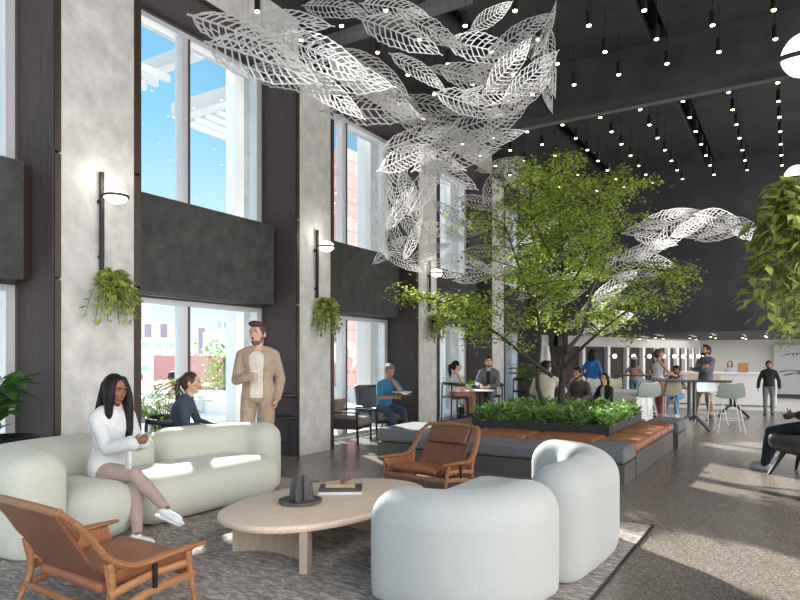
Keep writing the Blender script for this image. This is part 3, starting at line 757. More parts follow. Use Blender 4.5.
# ================================================================== BENCH ISLAND
bi = thing('bench_island', 'long grey and taupe bench island with leather cushions round the tree planter', 'bench', (0, 0, 0))
MB().box(-4.95, -1.66, 8.36, 11.9, .0, .30).build('base', taupe, bi, smooth=False, bevel=.01)
cl = []
for (x0, x1, y0, y1) in [(-4.98, -4.10, 8.33, 9.08), (-4.08, -3.13, 8.33, 9.08), (-3.11, -2.19, 8.33, 9.08), (-2.17, -1.64, 8.33, 9.30), (-2.17, -1.64, 9.32, 10.0), (-2.17, -1.64, 10.02, 10.62), (-2.17, -1.64, 10.64, 11.2), (-4.98, -4.32, 9.1, 10.2)]:
    MB().rbox(((x0 + x1) / 2, (y0 + y1) / 2, .365), (x1 - x0, y1 - y0, .13), .06, n=6, warp=lambda x, y, z: (x, y, z + .012 * math.cos(x * 3) * (z > 0))).build('cushion', leather, bi)
for i, (x0, x1, y0, y1, h) in enumerate([(-2.16, -1.66, 7.70, 8.34, .44), (-2.12, -1.58, 11.25, 12.2, .44), (-5.25, -4.50, 7.85, 8.9, .47), (-4.48, -2.20, 7.62, 8.28, .40), (-3.0, -2.2, 11.3, 11.9, .42)]):
    t = thing('ottoman', ['grey square ottoman at the near right corner of the bench island', 'grey ottoman at the far right end of the bench island', 'grey upholstered block at the left end of the bench island', 'long low grey bench behind the leather lounge chair', 'grey block behind the far end of the planter'][i], 'ottoman', ((x0 + x1) / 2, (y0 + y1) / 2, 0), 0, 'grey ottomans')
    MB().box(-(x1 - x0) / 2 + .01, (x1 - x0) / 2 - .01, -(y1 - y0) / 2 + .01, (y1 - y0) / 2 - .01, 0, h * .55).build('base', taupe, t, smooth=False)
    MB().rbox((0, 0, h * .78), (x1 - x0, y1 - y0, h * .44), .05, n=5).build('cushion', greyfab, t)
pl = thing('planter', 'low charcoal planter box in the middle of the bench island', 'planter', (-3.22, 10.2, .30))
MB().box(-1.05, 1.05, -1.12, -1.04, 0, .26).box(-1.05, 1.05, 1.04, 1.12, 0, .26).box(-1.05, -.97, -1.04, 1.04, 0, .26).box(.97, 1.05, -1.04, 1.04, 0, .26).build('box', planter_m, pl, smooth=False, bevel=.006)
MB().box(-.97, .97, -1.04, 1.04, .18, .22).build('soil', mat('soil', (.04, .03, .02), .9), pl, smooth=False)
gc = MB(); rnd = random.Random(5)
for i in range(1300):
    x = -3.22 + rnd.uniform(-1.05, 1.05); y = 10.2 + rnd.uniform(-1.13, 1.13); h = rnd.uniform(.0, .27)
    for k in range(8):
        a = rnd.uniform(0, 6.28); el = rnd.uniform(-.1, 1.2)
        d = V((math.cos(a), math.sin(a), el)); leafq(gc, V((x, y, .50 + h * rnd.uniform(.4, 1))), d, V((rnd.uniform(-.4, .4), rnd.uniform(-.4, .4), 1)), rnd.uniform(.09, .16), .052)
g = gc.build('ground_cover', leafg2, smooth=False); tag(g, 'dense green leafy ground cover filling the charcoal planter', 'plant', kind='stuff')

# ================================================================== TREE
tree = thing('indoor_tree', 'tall multi stemmed green tree growing from the planter', 'tree', (-3.2, 10.2, .5))
fol = MB(); rt = random.Random(11)
TB = V((-3.2, 10.2, .5))
def tp(px, py, dd=0): return at(px, py, 10.35 + dd) - TB
def limb(pts, r0, r1, name='branch', n=7):
    pts = spline(pts, 5); N = len(pts)
    MB().path(pts, [r0 + (r1 - r0) * (i / (N - 1)) ** .7 for i in range(N)], n).build(name, bark, tree)
    return pts
stems = [
 ([tp(560, 425), tp(562, 380, .0), tp(565, 335, .1), tp(558, 300, .1), tp(563, 260, .1), tp(560, 215, 0), tp(566, 165, 0)], .075, .012),
 ([tp(555, 424, -.1), tp(538, 388, -.2), tp(540, 340, -.2), tp(536, 310, -.3), tp(520, 270, -.3), tp(505, 225, -.3)], .050, .012),
 ([tp(562, 372, 0), tp(551, 350, .2), tp(556, 318, .3), tp(545, 290, .4), tp(535, 250, .5), tp(528, 200, .5)], .042, .010),
 ([tp(565, 352, .0), tp(582, 330, .3), tp(590, 300, .4), tp(605, 262, .5), tp(612, 215, .5), tp(618, 180, .4)], .045, .010),
 ([tp(564, 368, .0), tp(585, 345, -.3), tp(612, 322, -.5), tp(645, 298, -.5), tp(678, 272, -.4)], .036, .007),
 ([tp(552, 376, -.1), tp(520, 352, -.4), tp(492, 330, -.5), tp(462, 312, -.5), tp(436, 300, -.4)], .040, .007),
 ([tp(560, 300, .1), tp(580, 270, -.4), tp(592, 235, -.6), tp(585, 195, -.6)], .030, .008),
 ([tp(560, 270, .1), tp(540, 235, -.5), tp(530, 205, -.8), tp(540, 175, -.8)], .026, .007),
]
tips = []
for s_, (pts, r0, r1) in enumerate(stems):
    q = limb(pts, r0, r1, 'trunk' if s_ < 4 else 'branch')
    i0 = int(len(q) * (.52 if s_ in (0, 1, 2, 3) else .38))
    for i in range(i0, len(q)):
        for rep in range(2):
            a = rt.uniform(0, 6.28); Lb = rt.uniform(.25, .78) * (1.1 - .5 * max(0, (q[i].z - 3.3)) / 1.5)
            d = V((math.cos(a), math.sin(a), rt.uniform(-.05, .5)))
            e = q[i] + d * Lb; m_ = q[i] + d * Lb * .5 + V((0, 0, .08))
            if s_ in (4, 5): e.z = q[i].z + rt.uniform(-.1, .28)
            tips.append((q[i], m_, e))
tw = MB()
for a, m_, e in tips:
    pts = bez(a, m_, e, 5); tw.path(pts, [.010, .009, .008, .006, .005, .003], 5)
    for k in range(84):
        u = rt.uniform(.25, 1.15); p = a * (1 - u) ** 2 + m_ * 2 * u * (1 - u) + e * u * u if u <= 1 else e
        p = p + V((rt.gauss(0, .12), rt.gauss(0, .12), rt.gauss(0, .055)))
        d = V((rt.uniform(-1, 1), rt.uniform(-1, 1), rt.uniform(-.6, .25)))
        leafq(fol, p, d, V((rt.uniform(-.45, .45), rt.uniform(-.45, .45), 1)), rt.uniform(.050, .090), .046)
tw.build('twigs', bark, tree)
fol.build('foliage', leafg, tree, smooth=False)
print('tree leaves', len(fol.f))
# ================================================================== PEOPLE
def cloth(name, c, **k): return mat(name, c, .85, var=.10, scale=14, bump=.12, bscale=30, sheen=.1, **k)
SK = {'light': mat('skin_light', (.60, .36, .26), .5, spec=.4), 'tan': mat('skin_tan', (.44, .24, .155), .5, spec=.4), 'brown': mat('skin_brown', (.25, .115, .065), .45, spec=.4), 'dark': mat('skin_dark', (.13, .06, .035), .45)}
stub = mat('stubble', (.17, .095, .065), .8)
HR = {'black': mat('hair_black', (.012, .007, .007), .55, spec=.25), 'brown': mat('hair_brown', (.055, .025, .014), .45), 'grey': mat('hair_grey', (.16, .15, .14), .6)}
eye_w = mat('eye_white', (.34, .32, .30), .3); eye_d = mat('eye_dark', (.015, .008, .005), .2); lip_m = mat('lips', (.42, .12, .10), .45); lipd = mat('lips_deep', (.30, .075, .065), .45)
def ik(a, b, l1, l2, hint):
    d = b - a; L = min(d.length, (l1 + l2) * .998); u = d.normalized()
    x = (l1 * l1 - l2 * l2 + L * L) / (2 * L); h = math.sqrt(max(0, l1 * l1 - x * x))
    hn = V(hint) - u * V(hint).dot(u); hn = hn.normalized() if hn.length > 1e-4 else V((0, 0, -1))
    return a + u * x + hn * h, a + u * L
def limbtube(mb, pts, rad, n=12):
    mb.path(pts, rad, n); mb.ell(pts[0], (rad[0],) * 3, 8); mb.ell(pts[-1], (rad[-1],) * 3, 8)
def basis(f, u):
    f = f.normalized(); r = f.cross(u).normalized(); u2 = r.cross(f)
    return Matrix((r, f, u2)).transposed()
PEOPLE = []
def person(label, loc, face, H=1.75, vox=.012, skin='light', hair='brown', style='short', top=('shirt', None), bottom=('trousers', None), shoes=None,
           pelvis=(0, 0, .95), neck=None, head=(0, 0), hands=None, feet=None, elbow=((.7, -.7, -.5), (-.7, -.7, -.5)), knee=((.15, 1, 0), (-.15, 1, 0)), footdir=((.15, 1, 0), (-.15, 1, 0)),
           female=False, curl=.6, handdir=(None, None), sleeve=1.0, extra=None, beard=False, legs=True, group=None, chestopen=None, open_jacket=None, ankle=False, hem=.0):
    k = H / 1.75
    root = thing('person', label, 'person', loc, math.atan2(-face[0], face[1]), group)
    pv = V(pelvis); nk = V(neck) if neck else pv + V((0, .0, .50))
    up = (nk - pv).normalized(); side = V((1, 0, 0)); fwd = up.cross(side).normalized(); fwd = up.cross(side) if up.cross(side).y > 0 else -up.cross(side)
    fwd.normalize()
    mid = (pv + nk) / 2 - fwd * .02
    sw = .160 if female else .19
    def spine(t): return pv * (1 - t) ** 2 + mid * 2 * t * (1 - t) + nk * t * t
    if female: prof = [(-.22, .10, .09), (-.12, .155, .115), (0, .172, .122), (.15, .150, .105), (.32, .122, .090), (.5, .132, .097), (.66, .150, .112), (.82, .158, .092), (.93, .115, .07), (1.0, .055, .055), (1.06, .045, .048)]
    else: prof = [(-.2, .10, .09), (-.1, .145, .11), (0, .155, .112), (.15, .150, .108), (.32, .142, .100), (.5, .155, .106), (.66, .175, .118), (.82, .185, .102), (.92, .142, .082), (1.0, .068, .066), (1.06, .055, .056)]
    def torso(mb, g, t0=-.22, t1=1.06, n=20, gap=None):
        rs = []
        for t, w, d in prof:
            if t < t0 - .01 or t > t1 + .01: continue
            c = spine(t); ring = []
            for q in range(n):
                a = 2 * math.pi * q / n
                ring.append((c + side * math.cos(a) * (w + g) + fwd * math.sin(a) * (d + g)) * k)
            rs.append(ring)
        mb.rings(rs)
    shR = spine(.84) + side * (sw - .014); shL = spine(.84) - side * (sw - .014)
    hands = hands or ((.24, .04, pelvis[2] - .08), (-.24, .04, pelvis[2] - .08))
    feet = feet or ((.10, 0, .08), (-.10, 0, .08))
    arms = []; legsj = []
    for s_, sh, hd, el in ((1, shR, hands[0], elbow[0]), (-1, shL, hands[1], elbow[1])):
        e, w = ik(sh, V(hd), .285, .255, el); arms.append((sh, e, w))
    for s_, ft, kn in ((1, feet[0], knee[0]), (-1, feet[1], knee[1])):
        hp_ = pv + side * s_ * .09 - up * .03; kk, an = ik(hp_, V(ft), .43, .42, kn); legsj.append((hp_, kk, an))
    hc = nk + up * .045 + V((0, .022, .113)); HSC = 1.13; hy, hpit = head
    cy, sy = math.cos(math.radians(hy)), math.sin(math.radians(hy)); pi_ = math.radians(hpit)
    hf = V((-sy * math.cos(pi_), cy * math.cos(pi_), math.sin(pi_)))
    HB = basis(hf, UP)
    def hp(x, y, z): return (hc + HB @ V((x, y, z)) * HSC) * k
    hs = .96 if female else 1.0
    # ---- body
    b = MB(); torso(b, -.006)
    limbtube(b, [p * k for p in (nk - up * .05, nk + up * .03, hc + HB @ V((0, -.02, -.07)))], [.058 * k * (.85 if female else 1)] * 3)
    R = lambda *r: tuple(q * k * hs * HSC for q in r)
    b.ell(hp(0, -.012, .018), R(.074, .092, .092), 14, HB); b.ell(hp(0, .018, -.03), R(.060, .070, .082), 14, HB); b.ell(hp(0, .048, -.085), R(.034, .032, .026), 10, HB)
    b.ell(hp(0, .030, -.062), R(.050, .045, .042), 10, HB); 
    limbtube(b, [hp(0, .080, .018), hp(0, .096, -.012), hp(0, .103, -.026)], [.007 * k, .009 * k, .0125 * k], 8)
    b.ell(hp(.010, .094, -.028), R(.008, .009, .007), 6, HB); b.ell(hp(-.010, .094, -.028), R(.008, .009, .007), 6, HB)
    b.ell(hp(0, .084, -.055), R(.022, .012, .014), 8, HB)
    for s_ in (-1, 1):
        b.ell(hp(s_ * .076, -.006, -.010), R(.009, .018, .030), 8, HB); b.ell(hp(s_ * .036, .054, -.018), R(.026, .022, .024), 8, HB)
        b.ell(hp(s_ * .030, .076, .030), R(.020, .008, .007), 8, HB)
    for i, (sh, e, w) in enumerate(arms):
        limbtube(b, [spine(.94) * k, (spine(.90).lerp(sh, .55)) * k, sh * k], [.045 * k, .044 * k, .044 * k])
        af = .86 if female else 1.0
        ra = [r * k * af for r in (.048, .044, .038)]; rf = [r * k * af for r in (.038, .040, .033, .026)]
        limbtube(b, [sh * k, (sh.lerp(e, .4)) * k, e * k], ra); limbtube(b, [e * k, e.lerp(w, .3) * k, e.lerp(w, .7) * k, w * k], rf)
        # hand
        s_ = 1 if i == 0 else -1
        hd = V(handdir[i][0]).normalized() if handdir[i] else (w - e).normalized()
        pn = V(handdir[i][1]).normalized() if handdir[i] else V((-s_, 0, 0))
        pn = (pn - hd * pn.dot(hd)); pn = pn.normalized() if pn.length > .05 else hd.cross(V((0, 1, 0))).normalized()
        ac = hd.cross(pn).normalized()   # across the palm
        if ac.dot(V((0, 1, .3))) < 0: thumb = -1
        else: thumb = 1
        q = .9 if female else 1.0
        pc = w + hd * .048 * q; HM = Matrix((ac, hd, pn)).transposed()
        b.ell((w + hd * .03 * q) * k, (.028 * k * q, .045 * k, .017 * k), 8, HM); b.ell((w + hd * .062 * q) * k, (.038 * k * q, .036 * k, .014 * k), 8, HM)
        for j, (of, ln) in enumerate(((.030, .072), (.010, .080), (-.010, .074), (-.029, .058))):
            base = w + hd * .082 * q + ac * of * q * thumb; c1 = curl * 1.1
            d1 = (hd * math.cos(c1 * .55) + pn * math.sin(c1 * .55)); d2 = hd * math.cos(c1 * 1.5) + pn * math.sin(c1 * 1.5); d3 = hd * math.cos(c1 * 2.2) + pn * math.sin(c1 * 2.2)
            p1 = base + d1 * ln * .45 * q; p2 = p1 + d2 * ln * .32 * q; p3 = p2 + d3 * ln * .26 * q
            limbtube(b, [(base - hd * .02) * k, base * k, p1 * k, p2 * k, p3 * k], [r * k * q for r in (.009, .0095, .009, .008, .0068)], 6)
        tb = w + hd * .028 * q + ac * .026 * q * thumb; t1 = tb + (hd * .6 + ac * .7 * thumb + pn * .35).normalized() * .036 * q; t2 = t1 + (hd * .85 + ac * .2 * thumb + pn * .5).normalized() * .032 * q
        limbtube(b, [(w + hd * .015) * k, tb * k, t1 * k, t2 * k], [r * k * q for r in (.012, .013, .0105, .0085)], 6)
    if legs:
        for (h0, kk, an), fd in zip(legsj, footdir):
            lf = .95 if female else 1.0
            limbtube(b, [h0 * k, h0.lerp(kk, .4) * k, kk * k], [r * k * lf for r in (.082, .074, .052)]); limbtube(b, [kk * k, kk.lerp(an, .3) * k, kk.lerp(an, .75) * k, an * k], [r * k * lf for r in (.050, .053, .036, .031)])
            fd = V(fd).normalized(); FB = basis(fd, UP if abs(fd.z) < .9 else V((0, 0, 1)))
            b.ell((an + FB @ V((0, .05, -.045))) * k, (.036 * k, .11 * k, .028 * k), 8, FB)
    rm = lambda v_=1.0, it=3: [('REMESH', dict(mode='VOXEL', voxel_size=vox * v_, use_smooth_shade=True)), ('SMOOTH', dict(factor=.5, iterations=it))]
    body = b.build('body', SK[skin], root, smooth='all', mods=rm(.8, 2 if vox < .01 else 1))
    # ---- face
    if vox < .0145:
        for s_ in (-1, 1):
            ey = MB(); ey.ell(hp(s_ * .030, .0815, .010), R(.0088, .0045, .0042), 8, HB); ey.cur = 1; ey.ell(hp(s_ * .030, .0835, .0100), R(.0048, .0040, .0042), 8, HB)
            ey.build('eye', [eye_w, eye_d], root, smooth='all')
            MB().path([hp(s_ * .014, .0935, .026), hp(s_ * .030, .0925, .033), hp(s_ * .048, .078, .029)], [.0024 * k, .0028 * k, .0015 * k], 6).build('eyebrow', HR[hair], root)
        MB().path([hp(-.022, .0855, -.052), hp(-.008, .0965, -.0505), hp(0, .0960, -.052), hp(.008, .0965, -.0505), hp(.022, .0855, -.052)], [.0018 * k, .0048 * k, .0045 * k, .0048 * k, .0018 * k], 6).path([hp(-.018, .087, -.056), hp(0, .0955, -.0605), hp(.018, .087, -.056)], [.002 * k, .0055 * k, .002 * k], 6).build('lips', lipd if skin == 'brown' else lip_m, root)
    if beard:
        bd = MB(); rs = []
        bd.ell(hp(0, .034, -.078), R(.049, .044, .036), 10, HB); bd.ell(hp(0, .050, -.090), R(.036, .0335, .0245), 10, HB)
        for s_ in (-1, 1): bd.ell(hp(s_ * .050, .014, -.050), R(.013, .026, .032), 8, HB)
        bd.ell(hp(0, .093, -.042), R(.022, .009, .005), 6, HB)
        bd.build('beard', stub if hair == 'brown' else HR[hair], root, smooth='all', mods=rm(.7, 1))
    # ---- hair
    h = MB()
    if style != 'bald':
        h.ell(hp(0, -.024, .028), R(.084, .094, .094), 14, HB); h.ell(hp(0, -.055, -.012), R(.074, .062, .082), 12, HB)
        if style in ('short', 'tousled'):
            for s_ in (-1, 1): h.ell(hp(s_ * .068, .004, .018), R(.013, .03, .035), 8, HB)
            h.ell(hp(.0, .032, .088), R(.064, .052, .030), 10, HB)
        if style == 'tousled':
            rr = random.Random(3)
            h.ell(hp(.01, .040, .096), R(.066, .056, .032), 10, HB)
            for q in range(0):
                a = rr.uniform(-2.6, 2.6); z = rr.uniform(.03, .11); p0 = hp(.075 * math.sin(a), -.02 + .085 * math.cos(a) * .9, z)
                p1 = hp(.088 * math.sin(a) + rr.uniform(-.02, .02), -.015 + .098 * math.cos(a), z - .02 + rr.uniform(-.02, .02)); limbtube(h, [p0, p1], [.014 * k, .008 * k], 6)
        if style == 'ponytail' or style == 'wavytail':
            n = 6; pts = [hp(0, -.10, .03), hp(0, -.145, .0), hp(.0, -.15, -.07), hp(.01, -.135, -.14), hp(.01, -.14, -.22)]
            wv = style == 'wavytail'
            limbtube(h, pts, [k * r for r in ((.032, .045, .040, .044, .018) if wv else (.026, .036, .034, .028, .010))])
            h.ell(hp(0, -.105, .03), R(.034, .030, .034), 8, HB)
            for s_ in (-1, 1): h.ell(hp(s_ * .066, .006, .026), R(.014, .036, .036), 8, HB)
        if style in ('long', 'bob', 'curly'):
            Ln = {'long': .50, 'bob': .20, 'curly': .24}[style]
            rs = []
            for q in range(7):
                t = q / 6; z = .05 - (Ln) * t; w = .088 + (.012 * math.sin(t * 3) if style != 'curly' else .03 * math.sin(t * 3))
                ring = []
                for a_ in range(14):
                    a = math.pi * (1.06 + .88 * a_ / 13) if False else math.radians(165 + 210 * a_ / 13)
                    fr_y = -.03 - .02 * t
                    ring.append((w * (1 - .12 * t) * math.cos(a), fr_y + .085 * math.sin(a) * (1 - .2 * t), z))
                inner = [(x * .72, y * .72 - .012, z_) for x, y, z_ in ring[::-1]]
                rs.append([hp(*p) for p in ring + inner])
            h.rings(rs)
            for s_ in (-1, 1): h.ell(hp(s_ * .070, .012, .012), R(.016, .036, .050), 8, HB)
        if style == 'longfront':
            # straight centre-parted hair falling over the near shoulder
            for s_, ln in ((1, .30), (-1, .46)):
                rs = []
                for q in range(9):
                    t = q / 8; c = V((s_ * (.036 + .034 * math.sin(min(1.57, t * 5)) + .006 * math.sin(t * 3)), -.004 + .05 * min(1, t * 1.4) + (.115 if s_ < 0 else .02) * t, .100 - (ln + .04) * t)); w = .030 + .010 * math.sin(math.pi * t); d = .050 + .016 * math.sin(min(3.14, t * 5)) - .022 * t
                    rs.append([hp(c.x + w * math.cos(a) * (1 - .25 * t), c.y + d * math.sin(a), c.z) for a in [2 * math.pi * z / 12 for z in range(12)]])
                h.rings(rs)
            rs = []
            for q in range(8):
                t = q / 7; c = V((0, -.052 - .03 * t, .04 - .38 * t)); w = .084 + .01 * math.sin(t * 3); d = .056 - .022 * t
                rs.append([hp(c.x + w * math.cos(a), c.y + d * math.sin(a), c.z) for a in [2 * math.pi * z / 14 for z in range(14)]])
            h.rings(rs)
        h.build('hair', HR[hair], root, smooth='all', mods=rm(.75, 3))
    # ---- clothes
    tn, tm = top[0], top[1]
    if tm is not None:
        c = MB(); g = top[2] if len(top) > 2 else .014
        t0 = -.1 - hem; 
        rs_lo = max(-.22, t0)
        if open_jacket:
            # coat with an open front: ring with a gap at the front
            n = 22; rings_ = []
            for t, w, d in prof:
                if t < -.23 or t > .97: continue
                cc = spine(t); hg = open_jacket * (1.0 if t < .9 else .7); w2, d2 = w + g, d + g
                if t < 0: w2 += .012; d2 += .01
                out = [];
                for q in range(n + 1):
                    a = math.pi / 2 + hg + (2 * math.pi - 2 * hg) * q / n; out.append((a))
                o1 = [(cc + side * math.cos(a) * w2 + fwd * math.sin(a) * d2) * k for a in out]; o2 = [(cc + side * math.cos(a) * (w2 - .014) + fwd * math.sin(a) * (d2 - .014)) * k for a in out[::-1]]
                rings_.append(o1 + o2)
            lo_ = rings_[0]; dz = up * -.04 * k - UP * .02
            rings_.insert(0, [p + dz for p in lo_])
            c.rings(rings_)
            for s_ in (-1, 1):   # collar
                limbtube(c, [(spine(.98) - fwd * .055 + side * s_ * .03) * k, (spine(.97) + side * s_ * .075) * k, (spine(.92) + fwd * .085 + side * s_ * .045) * k], [.017 * k, .018 * k, .014 * k], 6)
        else:
            torso(c, g, rs_lo, .935)
            if tn in ('polo', 'shirt', 'turtleneck', 'sweater', 'blouse'):
                zz = 1.06 if tn == 'turtleneck' else 1.0
                pr = [(.93, .115 if female else .135, .075), (zz, .066, .062)]
                rs = [[(spine(t) + side * math.cos(a) * (w + g * .6) + fwd * math.sin(a) * (d + g * .6)) * k for a in [2 * math.pi * q / 18 for q in range(18)]] for t, w, d in pr]
                c.rings(rs)
        for sh, e, w in arms:
            if sleeve > 0:
                sg_ = 1 if (sh - spine(.84)).dot(side) > 0 else -1
                limbtube(c, [(spine(.95) + side * sg_ * .045) * k, (spine(.925) + side * sg_ * .09) * k, sh * k], [(.036 + min(g, .02)) * k, (.042 + min(g, .02)) * k, (.046 + min(g, .018)) * k])
                af = .88 if female else 1.0
                gg = min(g, .017 if tn != 'blouse' else .024)
                if sleeve >= 1:
                    limbtube(c, [sh * k, sh.lerp(e, .5) * k, e * k], [(r * af + gg) * k for r in (.048, .046, .040)])
                    limbtube(c, [e * k, e.lerp(w, .5) * k, e.lerp(w, .93) * k], [(r * af + gg * 1.1) * k for r in (.040, .037, .030 if tn != 'blouse' else .046)])
                elif sleeve > .5:
                    limbtube(c, [sh * k, e * k], [(.052 * af + gg) * k, (.043 * af + gg) * k]); limbtube(c, [e * k, e.lerp(w, (sleeve - .5) * 2) * k], [(.041 * af + gg) * k, (.038 * af + gg) * k])
                else: limbtube(c, [sh * k, sh.lerp(e, sleeve * 2) * k], [(.052 * af + gg) * k, (.050 * af + gg + .004) * k])
            elif not female: pass
        if tn == 'dress':
            pass
        c.build({'jacket': 'jacket', 'dress': 'dress', 'blouse': 'blouse', 'sweater': 'sweater', 'polo': 'polo_shirt', 'tee': 't_shirt', 'tank': 'tank_top'}.get(tn, 'shirt'), tm, root, smooth='all', mods=rm(.9, 9))
    if chestopen is not None:   # shirt showing in the open front
        c = MB(); torso(c, .012, -.1, .93); c.build('t_shirt', chestopen, root, smooth='all', mods=rm(.9, 2))
    bn, bm = bottom[0], bottom[1]
    if bm is not None and legs:
        c = MB(); g = .014 if bn != 'slim' else .007
        torso(c, g - .003, -.22, .16)
        cuff = .90 if bn == 'slim' else (1.0 if bn == 'trousers' else .35)
        for h0, kk, an in legsj:
            if bn == 'skirt': limbtube(c, [h0 * k, h0.lerp(kk, .95) * k], [.105 * k, .085 * k])
            elif bn == 'wide': limbtube(c, [h0 * k, kk * k], [.1 * k, .082 * k]); limbtube(c, [kk * k, kk.lerp(an, .95) * k], [.08 * k, .078 * k])
            else:
                limbtube(c, [h0 * k, h0.lerp(kk, .45) * k, kk * k], [(r + g) * k for r in (.083, .075, .053)])
                limbtube(c, [kk * k, kk.lerp(an, .35) * k, kk.lerp(an, cuff) * k], [(r + g) * k for r in (.051, .053, .036 if bn == 'slim' else .042)])
        c.build('skirt' if bn == 'skirt' else 'trousers', bm, root, smooth='all', mods=rm(.9, 9))
    if shoes is not None and legs:
        for (h0, kk, an), fd in zip(legsj, footdir):
            fd = V(fd).normalized(); FB = basis(fd, UP); c = MB(); q = .92 if female else 1.0
            c.ell((an + FB @ V((0, .055 * q, -.040))) * k, (.046 * k * q, .125 * k * q, .036 * k), 12, FB); c.ell((an + FB @ V((0, -.01, -.025))) * k, (.041 * k, .058 * k, .048 * k), 10, FB); c.ell((an + FB @ V((0, .11 * q, -.05))) * k, (.046 * k * q, .07 * k * q, .026 * k), 10, FB)
            sh_ = c.build('shoe', shoes, root, smooth='all', mods=rm(.7, 2))
            so_ = MB().rbox((0, 0, 0), (.088 * k * q, .265 * k * q, .022 * k), .01, n=4, M=Matrix.Translation((an + FB @ V((0, .052 * q, -.072))) * k) @ FB.to_4x4() ).build('sole', shoes, sh_)
    PEOPLE.append(root)
    return root, k, arms, legsj, HB, hp

white_c = cloth('white_knit', (.62, .62, .63)); mauve = cloth('mauve_trousers', (.42, .30, .26)); beige = cloth('beige_twill', (.40, .30, .215)); beige2 = cloth('beige_chino', (.36, .265, .185)); cream_t = cloth('cream_tee', (.66, .61, .53))
navy = cloth('navy_knit', (.035, .05, .085)); blue_p = cloth('blue_polo', (.035, .19, .34)); jeans = cloth('blue_jeans', (.03, .055, .10)); djeans = cloth('dark_jeans', (.022, .032, .045)); rust = cloth('rust_cloth', (.35, .13, .10)); gsuit = cloth('grey_suit', (.115, .115, .145)); black_c = cloth('black_cloth', (.018, .014, .016)); plaid = cloth('dark_plaid', (.075, .06, .065)); blueC = cloth('cobalt_cloth', (.02, .16, .48)); khaki = cloth('khaki_brown', (.22, .125, .06)); gtrous = cloth('grey_trousers', (.17, .175, .18)); purple_s = cloth('slate_sweater', (.10, .095, .125)); blush = cloth('blush_top', (.45, .28, .24)); ljeans = cloth('light_jeans', (.12, .26, .42)); pale_b = cloth('pale_beige_knit', (.55, .50, .43))
shoe_w = mat('white_trainer', (.78, .78, .78), .5); shoe_b = mat('black_shoe', (.02, .018, .016), .4); shoe_br = mat('brown_shoe', (.16, .07, .03), .4)

# 1 woman on the sofa
w1 = person('woman in a white blouse and mauve trousers on the sage sofa, holding a phone', (-5.05, 3.38, 0), (1, -.05), 1.74, .0075, 'brown', 'black', 'longfront',
   top=('blouse', white_c, .027), bottom=('slim', mauve), shoes=shoe_w, female=True, pelvis=(0, -.02, .56), neck=(0, .05, 1.08), head=(6, -14),
   hands=((.03, .40, .80), (-.06, .40, .80)), elbow=((.35, -.5, -1), (-.35, -.5, -1)), handdir=(((-.35, .8, .25), (-.8, -.2, .5)), ((.25, .8, .25), (.8, -.2, .5))), curl=.75,
   feet=((-.06, .72, .27), (.13, .60, .08)), knee=((.1, .3, 1.2), (-.25, 1, 1.2)), footdir=((-.35, .9, -.3), (-.35, 1, 0)), hem=.05)
root, k, arms, legj, HB, hp = w1
ph = tag(MB().rbox((0, 0, 0), (.075, .15, .009), .004, n=2, M=Matrix.Rotation(.5, 4, 'X')).build('phone', mat('phone_grey', (.25, .26, .28), .25, metal=.4)), 'slim grey phone held by the woman on the sofa', 'phone')
ph.parent = None
ph.location = root.matrix_basis @ V((0, 0, 0)) if False else V(root.location) + Matrix.Rotation(math.atan2(-1, -.05), 3, 'Z') @ V((-.01, .50, .86))
ph.rotation_euler = (0, 0, math.atan2(-1, -.05))
# collar strip and sleeve ties
MB().path([(.05, .085, 1.085), (.0, .125, 1.06), (-.05, .085, 1.085)], .016, 8).build('collar', white_c, root)
a1 = arms[0]
MB().rbox((a1[2].x * k + .02, a1[2].y * k - .05, a1[2].z * k - .13), (.03, .07, .2), .012, n=4).build('sleeve_tie', white_c, root)

# 2 man standing
m2 = person('bearded man in a beige jacket standing by the window with a paper cup', (-5.66, 5.80, 0), (.62, -.78), 1.96, .0085, 'light', 'brown', 'tousled',
   top=('jacket', beige, .024), open_jacket=.42, chestopen=cream_t, bottom=('trousers', beige2), shoes=shoe_br, head=(-24, 0), neck=(0, .01, 1.45),
   hands=((.10, .30, 1.13), (-.21, .05, .89)), elbow=((.6, -.7, -.8), (-.45, -1, -.2)), handdir=(((-.75, .6, .1), (-.5, -.6, 0)), ((.1, .25, -1), (.9, 0, 0))), curl=.85, feet=((.13, .02, .08), (-.12, .06, .08)), beard=True, hem=.1)
root, k, arms, *_ = m2
cu = thing('paper_cup', 'tan takeaway coffee cup with a white lid held by the standing man', 'cup')
MB().lathe([(.030, 0), (.033, .005), (.041, .11), (.039, .11)], 20).build('cup', mat('kraft_cup', (.50, .36, .24), .7), cu)
MB().lathe([(.043, .108), (.043, .118), (.036, .124), (.0, .124)], 20).build('lid', white_m, cu)
hw = root.matrix_basis
cu.location = Matrix.Translation(root.location) @ Matrix.Rotation(root.rotation_euler.z, 4, 'Z') @ V((.0 * k, .355 * k, 1.12 * k)) - V((0, 0, .03))

# 3 woman navy
person('woman in a navy dress with a ponytail sitting in profile by the window', (-6.40, 5.10, 0), (.84, .54), 1.76, .010, 'light', 'brown', 'ponytail', top=('shirt', navy, .012), bottom=('skirt', navy), shoes=shoe_b, female=True,
   pelvis=(0, 0, .56), neck=(0, .20, 1.04), head=(0, -6), hands=((.12, .46, .66), (-.12, .46, .66)), feet=((.08, .55, .08), (-.08, .50, .08)), knee=((0, 1, .8), (0, 1, .8)), sleeve=.95)
